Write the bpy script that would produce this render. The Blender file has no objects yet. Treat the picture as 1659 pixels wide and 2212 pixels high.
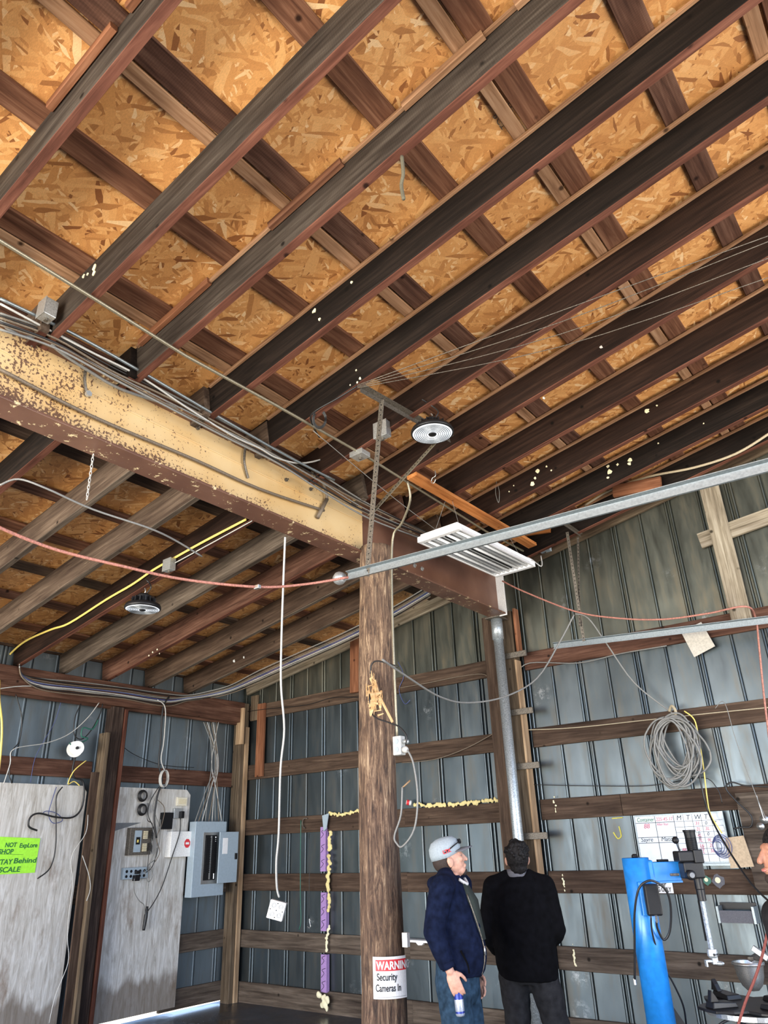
import bpy, bmesh, math, random
from mathutils import Vector, Matrix, noise
random.seed(7)
C = bpy.context.scene
col = C.collection
PI = math.pi

# ------------------------------------------------------------------ camera
EYE = Vector((0, 0, 1.65))
YAW, PITCH, ROLL, FPX = 0.646146, 0.432228, -0.035364, 1562.34
IW, IH = 1659.0, 2212.0
_f = Vector((-math.sin(YAW)*math.cos(PITCH), math.cos(YAW)*math.cos(PITCH), math.sin(PITCH)))
_r = Vector((math.cos(YAW), math.sin(YAW), 0)); _u = _r.cross(_f)
RT = _r*math.cos(ROLL) + _u*math.sin(ROLL)
UP = -_r*math.sin(ROLL) + _u*math.cos(ROLL)
FW = _f
cd = bpy.data.cameras.new('camera'); cam = bpy.data.objects.new('camera', cd); col.objects.link(cam)
cam.matrix_world = Matrix((( RT.x, UP.x, -FW.x, EYE.x), (RT.y, UP.y, -FW.y, EYE.y), (RT.z, UP.z, -FW.z, EYE.z), (0, 0, 0, 1)))
cd.sensor_fit = 'AUTO'; cd.sensor_width = 36.0; cd.lens = FPX/IH*36.0; cd.clip_start = .05; cd.clip_end = 200
C.camera = cam

# ------------------------------------------------------------------ light and exposure
C.view_settings.view_transform = 'Standard'; C.view_settings.look = 'None'
C.view_settings.gamma = 1.0; C.view_settings.use_curve_mapping = False
C.view_settings.exposure = 0.2
w = bpy.data.worlds.new('world'); C.world = w; w.use_nodes = True
nt = w.node_tree; nt.nodes.clear()
wo = nt.nodes.new('ShaderNodeOutputWorld'); bg = nt.nodes.new('ShaderNodeBackground'); bg.inputs[1].default_value = 1.0
tc = nt.nodes.new('ShaderNodeTexCoord'); sx = nt.nodes.new('ShaderNodeSeparateXYZ'); cr = nt.nodes.new('ShaderNodeValToRGB')
mp = nt.nodes.new('ShaderNodeMapRange'); mp.inputs[1].default_value = -1; mp.inputs[2].default_value = 1
e = cr.color_ramp.elements
e[0].position = 0.0; e[0].color = (2.3, 2.05, 1.7, 1)
e[1].position = 1.0; e[1].color = (0.8, 1.6, 3.2, 1)
q = e.new(.47); q.color = (2.4, 2.2, 1.95, 1)
q = e.new(.53); q.color = (1.6, 2.2, 3.2, 1)
nt.links.new(tc.outputs['Generated'], sx.inputs[0]); nt.links.new(sx.outputs[2], mp.inputs[0])
nt.links.new(mp.outputs[0], cr.inputs[0]); nt.links.new(cr.outputs[0], bg.inputs[0]); nt.links.new(bg.outputs[0], wo.inputs[0])

def area(name, loc, target, sx_, sy_, power, color):
    l = bpy.data.lights.new(name, 'AREA'); l.shape = 'RECTANGLE'; l.size = sx_; l.size_y = sy_; l.energy = power; l.color = color
    o = bpy.data.objects.new(name, l); col.objects.link(o); o.location = loc
    o.rotation_euler = (Vector(target)-Vector(loc)).to_track_quat('-Z', 'Y').to_euler()
    return o
# daylight through the open vehicle doors behind and to the right of the camera
area('daylight_front_door', (-4.2, -4.6, 1.5), (-4.8, 4.5, 2.6), 7.0, 2.6, 330, (.72, .87, 1.0))
area('daylight_side_door', (4.6, 3.8, 1.5), (-3.0, 5.2, 3.2), 4.0, 3.0, 330, (1.0, .94, .86))
# added unseen area lamp standing in for warm bounce off a sunlit yard
area('yard_bounce_fill', (-3.6, -7.0, .05), (-3.6, -3.0, 3.2), 10.0, 4.0, 2500, (1.0, .88, .70))

# ------------------------------------------------------------------ picture to place helpers
def ray(x, y):
    return (FW*FPX + RT*(x-IW/2) - UP*(y-IH/2)).normalized()
def at(x, y, X=None, Y=None, Z=None, D=None):
    d = ray(x, y)
    if X is not None: t = (X-EYE.x)/d.x
    elif Y is not None: t = (Y-EYE.y)/d.y
    elif Z is not None: t = (Z-EYE.z)/d.z
    else: t = D/d.dot(FW)
    return EYE + d*t
SR, ZR, SL, ZL, XB = .19, 4.32, .175, 4.30, -3.58
def rb(x, side=None):                       # height of the rafters' undersides
    if side == 'L' or (side is None and x < XB): return ZL + SL*(x-XB)
    return ZR + SR*(x-XB)
def at_roof(x, y, off=0, side='R'):
    s, z = (SR, ZR) if side == 'R' else (SL, ZL)
    n = Vector((-s, 0, 1)); d = ray(x, y); t = (z - s*XB + off - EYE.dot(n))/d.dot(n)
    return EYE + d*t

# ------------------------------------------------------------------ materials
MATS = {}
def _mat(name):
    m = bpy.data.materials.new(name); m.use_nodes = True; MATS[name] = m
    return m, m.node_tree, m.node_tree.nodes['Principled BSDF']
def N(nt, t, **k):
    n = nt.nodes.new(t)
    for a, b in k.items():
        if a.startswith('i_'):
            key = a[2:]; n.inputs[int(key) if key.isdigit() else key].default_value = b
        else: setattr(n, a, b)
    return n
def ramp(nt, src, stops, interp='LINEAR'):
    r = nt.nodes.new('ShaderNodeValToRGB'); r.color_ramp.interpolation = interp
    els = r.color_ramp.elements
    while len(els) > 1: els.remove(els[-1])
    els[0].position = stops[0][0]; els[0].color = (*stops[0][1], 1)
    for p, c in stops[1:]:
        q = els.new(p); q.color = (*c, 1)
    nt.links.new(src, r.inputs[0]); return r.outputs[0]
def mix(nt, fac, a, b, mode='MIX'):
    n = nt.nodes.new('ShaderNodeMix'); n.data_type = 'RGBA'; n.blend_type = mode
    for s, v in ((n.inputs[0], fac), (n.inputs[6], a), (n.inputs[7], b)):
        if hasattr(v, 'links'): nt.links.new(v, s)
        elif isinstance(v, tuple): s.default_value = (*v, 1)
        else: s.default_value = v
    return n.outputs[2]
def coords(nt, scale=(1, 1, 1), rot=(0, 0, 0), rnd=True, kind='Object'):
    t = nt.nodes.new('ShaderNodeTexCoord'); m = nt.nodes.new('ShaderNodeMapping')
    m.inputs['Scale'].default_value = scale; m.inputs['Rotation'].default_value = rot
    out = t.outputs[kind]
    if rnd:
        oi = nt.nodes.new('ShaderNodeObjectInfo'); mu = nt.nodes.new('ShaderNodeMath'); mu.operation = 'MULTIPLY'; mu.inputs[1].default_value = 37.0
        nt.links.new(oi.outputs['Random'], mu.inputs[0])
        ad = nt.nodes.new('ShaderNodeVectorMath'); ad.operation = 'ADD'
        nt.links.new(out, ad.inputs[0]); nt.links.new(mu.outputs[0], ad.inputs[1]); out = ad.outputs[0]
    nt.links.new(out, m.inputs[0]); return m.outputs[0]
def bump(nt, bs, src, strength=.3, dist=.01):
    b = nt.nodes.new('ShaderNodeBump'); b.inputs['Strength'].default_value = strength; b.inputs['Distance'].default_value = dist
    nt.links.new(src, b.inputs['Height']); nt.links.new(b.outputs[0], bs.inputs['Normal'])
def plain(name, c, rough=.5, metal=0.0, var=.12, scale=30, emit=None, spec=.5):
    m, nt, bs = _mat(name)
    v = coords(nt, (scale,)*3); n = N(nt, 'ShaderNodeTexNoise', i_Detail=4.0); nt.links.new(v, n.inputs[0])
    lo = tuple(x*(1-var*1.6) for x in c); hi = tuple(min(1, x*(1+var*1.3)) for x in c)
    nt.links.new(ramp(nt, n.outputs[0], [(.3, lo), (.7, hi)]), bs.inputs['Base Color'])
    bs.inputs['Roughness'].default_value = rough; bs.inputs['Metallic'].default_value = metal
    bs.inputs['Specular IOR Level'].default_value = spec
    if emit: bs.inputs['Emission Color'].default_value = (*c, 1); bs.inputs['Emission Strength'].default_value = emit
    return m
def wood(name, dark, mid, light, grain=1.0, rough=.75, stain=None, stain_amt=.55, saw=0.0):
    m, nt, bs = _mat(name)
    v = coords(nt, (.9*grain, 16*grain, 16*grain)); n = N(nt, 'ShaderNodeTexNoise', i_Scale=2.2, i_Detail=8.0, i_Roughness=.65, i_Distortion=.5); nt.links.new(v, n.inputs[0])
    c = ramp(nt, n.outputs[0], [(.28, dark), (.5, mid), (.72, light)])
    v2 = coords(nt, (1.2, 4, 4)); n2 = N(nt, 'ShaderNodeTexNoise', i_Scale=1.3, i_Detail=4.0); nt.links.new(v2, n2.inputs[0])
    c = mix(nt, ramp(nt, n2.outputs[0], [(.35, (0, 0, 0)), (.75, (1, 1, 1))]), c, mix(nt, 1.0, c, (.45, .42, .42), 'MULTIPLY'))
    if saw:
        w1 = N(nt, 'ShaderNodeTexWave', i_Scale=9.0, i_Distortion=1.2, i_Detail=2.0); w1.bands_direction = 'X'; nt.links.new(coords(nt, (3, .6, .6)), w1.inputs[0])
        c = mix(nt, saw, c, mix(nt, 1.0, c, w1.outputs[0], 'MULTIPLY'))
    if stain:
        v3 = coords(nt, (2.2, 5, 5)); n3 = N(nt, 'ShaderNodeTexNoise', i_Scale=1.6, i_Detail=7.0, i_Roughness=.7); nt.links.new(v3, n3.inputs[0])
        c = mix(nt, ramp(nt, n3.outputs[0], [(stain_amt, (0, 0, 0)), (stain_amt+.12, (1, 1, 1))]), c, stain)
    v4 = coords(nt, (9, 9, 9)); k = N(nt, 'ShaderNodeTexVoronoi', i_Scale=.55); nt.links.new(v4, k.inputs[0])
    c = mix(nt, ramp(nt, k.outputs[0], [(.05, (1, 1, 1)), (.11, (0, 0, 0))]), c, tuple(x*.35 for x in dark))
    nt.links.new(c, bs.inputs['Base Color']); bs.inputs['Roughness'].default_value = rough; bs.inputs['Specular IOR Level'].default_value = .15
    bump(nt, bs, n.outputs[0], .35, .004); return m
def osb(name, bright=1.0):
    m, nt, bs = _mat(name)
    base = None; hgt = None
    for i, (ang, sc, off) in enumerate([(.35, .8, 0), (-.5, .7, 3.3), (.85, .75, 7.1), (.1, .6, 11.7), (-.2, .9, 15.2), (1.35, 1.1, 19.9), (.55, .5, 23.3), (-.9, .8, 31.1)]):
        t = nt.nodes.new('ShaderNodeTexCoord'); mpn = nt.nodes.new('ShaderNodeMapping')
        mpn.inputs['Rotation'].default_value = (0, 0, ang)
        mpn.inputs['Location'].default_value = (off, off*.7, 0)
        nt.links.new(t.outputs['Object'], mpn.inputs[0])
        wn = N(nt, 'ShaderNodeTexNoise', i_Scale=7.0, i_Detail=2.0); nt.links.new(mpn.outputs[0], wn.inputs[0])
        wa = N(nt, 'ShaderNodeVectorMath', operation='MULTIPLY'); nt.links.new(wn.outputs['Color'], wa.inputs[0]); wa.inputs[1].default_value = (.03, .03, 0)
        wb = N(nt, 'ShaderNodeVectorMath', operation='ADD'); nt.links.new(mpn.outputs[0], wb.inputs[0]); nt.links.new(wa.outputs[0], wb.inputs[1])
        m2 = nt.nodes.new('ShaderNodeMapping'); m2.inputs['Scale'].default_value = (13*sc, 56*sc, 0); nt.links.new(wb.outputs[0], m2.inputs[0])
        vo = N(nt, 'ShaderNodeTexVoronoi', i_Scale=1.0, i_Randomness=1.0); vo.voronoi_dimensions = '2D'; nt.links.new(m2.outputs[0], vo.inputs[0])
        se = N(nt, 'ShaderNodeSeparateColor'); nt.links.new(vo.outputs['Color'], se.inputs[0])
        c = ramp(nt, se.outputs[0], [(0, (.28*bright, .10*bright, .03*bright)), (.06, (.48*bright, .21*bright, .065*bright)), (.2, (.64*bright, .295*bright, .095*bright)), (.6, (.76*bright, .38*bright, .13*bright)), (.88, (.86*bright, .47*bright, .18*bright)), (1, (.95*bright, .66*bright, .36*bright))])
        if base is None: base = c; hgt = se.outputs[0]
        else:
            gt = N(nt, 'ShaderNodeMath', operation='GREATER_THAN'); nt.links.new(se.outputs[1], gt.inputs[0]); gt.inputs[1].default_value = .72
            base = mix(nt, gt.outputs[0], base, c)
    n = N(nt, 'ShaderNodeTexNoise', i_Scale=1.1, i_Detail=3.0); nt.links.new(coords(nt, rnd=False), n.inputs[0])
    base = mix(nt, ramp(nt, n.outputs[0], [(.35, (0, 0, 0)), (.7, (.5, .5, .5))]), base, mix(nt, 1.0, base, (.72, .62, .5), 'MULTIPLY'))
    fn = N(nt, 'ShaderNodeTexNoise', i_Scale=90.0, i_Detail=3.0); nt.links.new(coords(nt, (1, 3, 1), rnd=False), fn.inputs[0])
    base = mix(nt, .35, base, mix(nt, 1.0, base, ramp(nt, fn.outputs[0], [(.3, (.45, .45, .45)), (.65, (1, 1, 1))]), 'MULTIPLY'))
    nt.links.new(base, bs.inputs['Base Color']); bs.inputs['Roughness'].default_value = .55
    bump(nt, bs, hgt, .25, .002); return m
def sheet_metal(name, c, metal=.75, rough=.38, streak=True):
    m, nt, bs = _mat(name)
    n = N(nt, 'ShaderNodeTexNoise', i_Scale=1.4, i_Detail=5.0, i_Roughness=.6); nt.links.new(coords(nt, (1, 1, .35), rnd=False), n.inputs[0])
    cc = ramp(nt, n.outputs[0], [(.3, tuple(x*.65 for x in c)), (.7, tuple(x*1.2 for x in c))])
    n2 = N(nt, 'ShaderNodeTexNoise', i_Scale=3.0, i_Detail=6.0, i_Roughness=.7); nt.links.new(coords(nt, (3, 3, .5), rnd=False), n2.inputs[0])
    cc = mix(nt, ramp(nt, n2.outputs[0], [(.5, (0, 0, 0)), (.8, (.6, .6, .6))]), cc, (.16, .135, .10))
    if streak:  # streak is a warm roof reflection painted into the upper colour
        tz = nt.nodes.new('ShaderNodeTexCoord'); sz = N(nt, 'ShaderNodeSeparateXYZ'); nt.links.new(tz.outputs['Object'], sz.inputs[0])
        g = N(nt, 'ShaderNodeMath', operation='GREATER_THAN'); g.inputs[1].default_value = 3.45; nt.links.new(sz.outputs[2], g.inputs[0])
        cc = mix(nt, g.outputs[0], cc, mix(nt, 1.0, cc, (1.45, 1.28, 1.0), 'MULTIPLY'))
    v = N(nt, 'ShaderNodeTexVoronoi', i_Scale=1.7); nt.links.new(coords(nt, rnd=False), v.inputs[0])
    n3 = N(nt, 'ShaderNodeTexNoise', i_Scale=14.0, i_Detail=6.0, i_Roughness=.8); nt.links.new(coords(nt, rnd=False), n3.inputs[0])
    sm = N(nt, 'ShaderNodeMath', operation='MULTIPLY'); nt.links.new(ramp(nt, v.outputs[0], [(.05, (1, 1, 1)), (.22, (0, 0, 0))]), sm.inputs[0]); nt.links.new(ramp(nt, n3.outputs[0], [(.5, (0, 0, 0)), (.62, (.6, .6, .6))]), sm.inputs[1])
    cc = mix(nt, sm.outputs[0], cc, (.5, .53, .55))
    nt.links.new(cc, bs.inputs['Base Color']); bs.inputs['Metallic'].default_value = metal
    nt.links.new(ramp(nt, n2.outputs[0], [(.3, (rough,)*3), (.8, (min(1, rough+.25),)*3)]), bs.inputs['Roughness'])
    n4 = N(nt, 'ShaderNodeTexNoise', i_Scale=2.2, i_Detail=2.0); nt.links.new(coords(nt, (1, 1, .6), rnd=False), n4.inputs[0])
    bump(nt, bs, n4.outputs[0], .35, .03); return m
def speckled(name):
    """cream paint flaking off a brown primer, more of it gone near the open end and along the lower edge"""
    m, nt, bs = _mat(name)
    co = coords(nt, rnd=False); s = N(nt, 'ShaderNodeSeparateXYZ'); nt.links.new(co, s.inputs[0])
    n = N(nt, 'ShaderNodeTexNoise', i_Scale=55.0, i_Detail=3.0, i_Roughness=.6); nt.links.new(co, n.inputs[0])
    n2 = N(nt, 'ShaderNodeTexNoise', i_Scale=5.0, i_Detail=6.0, i_Roughness=.7); nt.links.new(co, n2.inputs[0])
    # length coordinate y (world metres), height z
    a = N(nt, 'ShaderNodeMapRange'); a.inputs[1].default_value = .8-3.0; a.inputs[2].default_value = 2.7-3.0; a.inputs[3].default_value = .115; a.inputs[4].default_value = -.115; nt.links.new(s.outputs[1], a.inputs[0])
    b = N(nt, 'ShaderNodeMapRange'); b.inputs[1].default_value = .01; b.inputs[2].default_value = .14; b.inputs[3].default_value = .22; b.inputs[4].default_value = 0.0; nt.links.new(s.outputs[2], b.inputs[0])
    def add(p, q_, op='ADD'):
        t = N(nt, 'ShaderNodeMath', operation=op)
        for i, v in enumerate((p, q_)):
            if hasattr(v, 'links'): nt.links.new(v, t.inputs[i])
            else: t.inputs[i].default_value = v
        return t.outputs[0]
    fld = add(add(n.outputs[0], a.outputs[0]), b.outputs[0])
    fld = add(fld, add(add(n2.outputs[0], -.5), .55, 'MULTIPLY'))
    c = ramp(nt, fld, [(.56, (.66, .48, .25)), (.60, (.15, .085, .055))], 'LINEAR')
    n3 = N(nt, 'ShaderNodeTexNoise', i_Scale=2.5, i_Detail=3.0); nt.links.new(co, n3.inputs[0])
    c = mix(nt, ramp(nt, n3.outputs[0], [(.4, (0, 0, 0)), (.75, (.8, .8, .8))]), c, mix(nt, 1.0, c, (.85, .70, .48), 'MULTIPLY'))
    nt.links.new(c, bs.inputs['Base Color']); bs.inputs['Roughness'].default_value = .45
    bump(nt, bs, fld, .2, .003); return m
def primer(name, amt=.68):
    m, nt, bs = _mat(name)
    co = coords(nt, rnd=False)
    n = N(nt, 'ShaderNodeTexNoise', i_Scale=11.0, i_Detail=7.0, i_Roughness=.75); nt.links.new(co, n.inputs[0])
    n2 = N(nt, 'ShaderNodeTexNoise', i_Scale=3.0, i_Detail=4.0); nt.links.new(co, n2.inputs[0])
    c = ramp(nt, n2.outputs[0], [(.3, (.10, .045, .03)), (.7, (.17, .085, .055))])
    c = mix(nt, ramp(nt, n.outputs[0], [(amt, (0, 0, 0)), (amt+.03, (1, 1, 1))]), c, (.68, .55, .33))
    nt.links.new(c, bs.inputs['Base Color']); bs.inputs['Roughness'].default_value = .4; bump(nt, bs, n.outputs[0], .2, .003); return m
def plywood(name):
    m, nt, bs = _mat(name)
    v = coords(nt, (5, 9, 1.1)); n = N(nt, 'ShaderNodeTexNoise', i_Scale=2.5, i_Detail=9.0, i_Roughness=.7, i_Distortion=1.2); nt.links.new(v, n.inputs[0])
    c = ramp(nt, n.outputs[0], [(.28, (.28, .25, .21)), (.45, (.46, .44, .40)), (.62, (.66, .65, .62))])
    n2 = N(nt, 'ShaderNodeTexNoise', i_Scale=1.6, i_Detail=6.0, i_Roughness=.65); nt.links.new(coords(nt, (1, 2.4, 1)), n2.inputs[0])
    c = mix(nt, ramp(nt, n2.outputs[0], [(.56, (0, 0, 0)), (.72, (.75, .75, .75))]), c, (.17, .105, .06))
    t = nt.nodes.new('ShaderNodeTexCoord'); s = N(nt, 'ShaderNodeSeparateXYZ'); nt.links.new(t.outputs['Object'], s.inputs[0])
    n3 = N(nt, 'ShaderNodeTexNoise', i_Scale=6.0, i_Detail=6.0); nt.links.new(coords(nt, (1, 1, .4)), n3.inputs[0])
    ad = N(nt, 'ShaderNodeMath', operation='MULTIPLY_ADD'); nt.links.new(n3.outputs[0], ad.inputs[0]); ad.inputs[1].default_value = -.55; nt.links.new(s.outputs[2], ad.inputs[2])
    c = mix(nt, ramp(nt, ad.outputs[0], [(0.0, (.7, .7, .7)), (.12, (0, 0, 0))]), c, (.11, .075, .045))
    nt.links.new(c, bs.inputs['Base Color']); bs.inputs['Roughness'].default_value = .7; bump(nt, bs, n.outputs[0], .3, .004); return m
def concrete(name):
    m, nt, bs = _mat(name)
    n = N(nt, 'ShaderNodeTexNoise', i_Scale=1.2, i_Detail=8.0, i_Roughness=.6); nt.links.new(coords(nt, rnd=False), n.inputs[0])
    nt.links.new(ramp(nt, n.outputs[0], [(.4, (.018, .019, .022)), (.62, (.07, .075, .085))]), bs.inputs['Base Color'])
    nt.links.new(ramp(nt, n.outputs[0], [(.4, (.18,)*3), (.6, (.55,)*3)]), bs.inputs['Roughness']); bump(nt, bs, n.outputs[0], .2, .01); return m
def bark(name):
    m, nt, bs = _mat(name)
    v = coords(nt, (22, 22, 2.6)); n = N(nt, 'ShaderNodeTexNoise', i_Scale=1.5, i_Detail=10.0, i_Roughness=.78, i_Distortion=1.0); nt.links.new(v, n.inputs[0])
    c = ramp(nt, n.outputs[0], [(.36, (.022, .013, .009)), (.47, (.10, .058, .036)), (.56, (.22, .14, .085)), (.66, (.50, .37, .23))])
    n2 = N(nt, 'ShaderNodeTexNoise', i_Scale=1.2, i_Detail=3.0); nt.links.new(coords(nt), n2.inputs[0])
    c = mix(nt, ramp(nt, n2.outputs[0], [(.45, (0, 0, 0)), (.7, (.7, .7, .7))]), c, mix(nt, 1.0, c, (.45, .38, .42), 'MULTIPLY'))
    nt.links.new(c, bs.inputs['Base Color']); bs.inputs['Roughness'].default_value = .8; bump(nt, bs, n.outputs[0], .6, .012); return m

osb('osb'); osb('osb_aged', .8)
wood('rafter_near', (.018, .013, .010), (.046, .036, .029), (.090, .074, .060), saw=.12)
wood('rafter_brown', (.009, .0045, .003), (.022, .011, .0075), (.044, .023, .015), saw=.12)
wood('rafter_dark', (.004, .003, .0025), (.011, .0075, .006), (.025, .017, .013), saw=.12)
wood('rafter_grey', (.045, .030, .022), (.115, .080, .058), (.20, .15, .11), saw=.12, stain=(.32, .26, .17), stain_amt=.64)
wood('rafter_red', (.05, .018, .011), (.12, .046, .030), (.20, .085, .055))
wood('purlin', (.07, .028, .016), (.17, .075, .042), (.29, .15, .09))
wood('purlin_pale', (.16, .08, .04), (.36, .20, .11), (.52, .33, .20))
wood('girt', (.035, .022, .015), (.085, .055, .038), (.155, .105, .073), saw=.12)
wood('girt_red', (.045, .020, .014), (.12, .058, .038), (.21, .115, .08), saw=.12)
wood('girt_grey', (.04, .03, .022), (.11, .085, .065), (.20, .16, .125), saw=.12)
wood('post_wood', (.05, .035, .022), (.13, .095, .062), (.22, .17, .115))
wood('post_dark', (.015, .010, .008), (.045, .030, .024), (.12, .085, .065))
wood('board_tan', (.22, .14, .075), (.40, .27, .16), (.55, .41, .26))
wood('board_old', (.13, .105, .07), (.34, .29, .21), (.52, .47, .37), stain=(.12, .10, .07), stain_amt=.66)
wood('board_orange', (.22, .065, .018), (.50, .19, .055), (.65, .30, .11))
wood('board_red', (.12, .045, .022), (.24, .10, .05), (.36, .17, .095))
wood('splinter', (.45, .25, .10), (.70, .45, .22), (.85, .66, .40))
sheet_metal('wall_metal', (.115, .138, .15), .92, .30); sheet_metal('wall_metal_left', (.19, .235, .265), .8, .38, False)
speckled('flaking_cream'); primer('brown_primer', .58); primer('brown_clean', .76)
plywood('plywood'); concrete('concrete'); bark('bark')
plain('foam_yellow', (.80, .62, .28), .85, 0, .3, 60); plain('foam_pale', (.85, .76, .52), .8, 0, .2, 80)
plain('foam_board', (.36, .22, .48), .6); plain('ink', (.01, .01, .012), .6)
plain('galvanised', (.26, .30, .32), .42, .7, .10, 18); plain('galvanised_dark', (.17, .15, .125), .55, .7, .35, 25)
plain('pipe_grey', (.42, .46, .48), .42, .6, .25, 20); plain('conduit', (.28, .25, .18), .4, .6, .2, 40)
plain('conduit_old', (.19, .15, .11), .6, .3, .25, 40)
plain('steel_bright', (.55, .55, .53), .32, .85); plain('zinc_box', (.50, .52, .52), .42, .7, .15, 25)
plain('white_metal', (.84, .85, .86), .4); plain('white_paint', (.80, .80, .78), .5); plain('cream_paint', (.75, .70, .55), .5)
plain('cable_white', (.46, .46, .44), .5); plain('cable_grey', (.20, .20, .19), .55); plain('cable_black', (.012, .012, .013), .45)
plain('cable_blue', (.06, .08, .22), .5); plain('cable_yellow', (.78, .62, .16), .5); plain('cable_green', (.02, .13, .09), .5)
plain('hose_red', (.40, .17, .13), .6, 0, .25, 20); plain('hose_dark_red', (.20, .05, .04), .6); plain('rope', (.42, .36, .25), .9, 0, .3, 90)
plain('rope_dark', (.10, .09, .06), .9)
plain('panel_grey', (.34, .42, .48), .45, .1, .04, 8); plain('panel_dark', (.16, .17, .18), .5, .2)
plain('black_plastic', (.008, .008, .009), .45, spec=.25); plain('black_metal', (.010, .010, .011), .4, .0, spec=.3); plain('grey_plastic', (.42, .43, .42), .5)
plain('light_lens', (.80, .85, .92), .25, .1, .04, emit=.8); plain('lens_ring', (.18, .20, .22), .3, .4)
plain('tube_glass', (.82, .84, .86), .2); plain('reflector', (.55, .57, .60), .25, .8)
plain('sign_red', (.62, .03, .04), .5, 0, .06); plain('sign_white', (.78, .78, .78), .5, 0, .06); plain('sign_green', (.38, .88, .05), .6, 0, .05, 8)
plain('marker_green', (.02, .16, .04), .7); plain('marker_red', (.55, .10, .16), .7); plain('marker_black', (.04, .05, .06), .7); plain('paint_yellow', (.70, .62, .10), .8)
plain('board_white', (.62, .68, .76), .25, 0, .04, 4); plain('blue_paint', (.015, .20, .60), .3, .1, .1, 6, spec=.6)
plain('cardboard', (.50, .38, .25), .8, 0, .1, 12); plain('card_pale', (.50, .47, .41), .8, 0, .1, 12); plain('breaker_cream', (.70, .62, .42), .6)
plain('navy_cloth', (.0055, .009, .026), .95, 0, .3, 5, spec=.1); plain('black_cloth', (.0025, .0025, .0035), .95, 0, .3, 5, spec=.1); plain('denim', (.022, .045, .075), .95, 0, .3, 5, spec=.1)
plain('charcoal_cloth', (.020, .020, .022), .95, 0, .2, 5, spec=.1); plain('shirt_green', (.022, .030, .024), .9); plain('shirt_white', (.6, .58, .55), .9)
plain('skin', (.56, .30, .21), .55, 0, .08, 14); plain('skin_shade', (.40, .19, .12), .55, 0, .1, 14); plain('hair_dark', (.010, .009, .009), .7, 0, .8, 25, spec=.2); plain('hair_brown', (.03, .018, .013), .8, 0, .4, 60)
plain('cap_grey', (.30, .35, .38), .8, 0, .06, 20); plain('shoe_leather', (.02, .015, .012), .6); plain('can_silver', (.55, .6, .68), .3, .6); plain('can_blue', (.02, .04, .25), .35, .4)
plain('collar_grey', (.12, .12, .135), .9); plain('lip', (.45, .16, .13), .5); plain('eye_white', (.12, .09, .08), .3)
M = MATS

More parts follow.
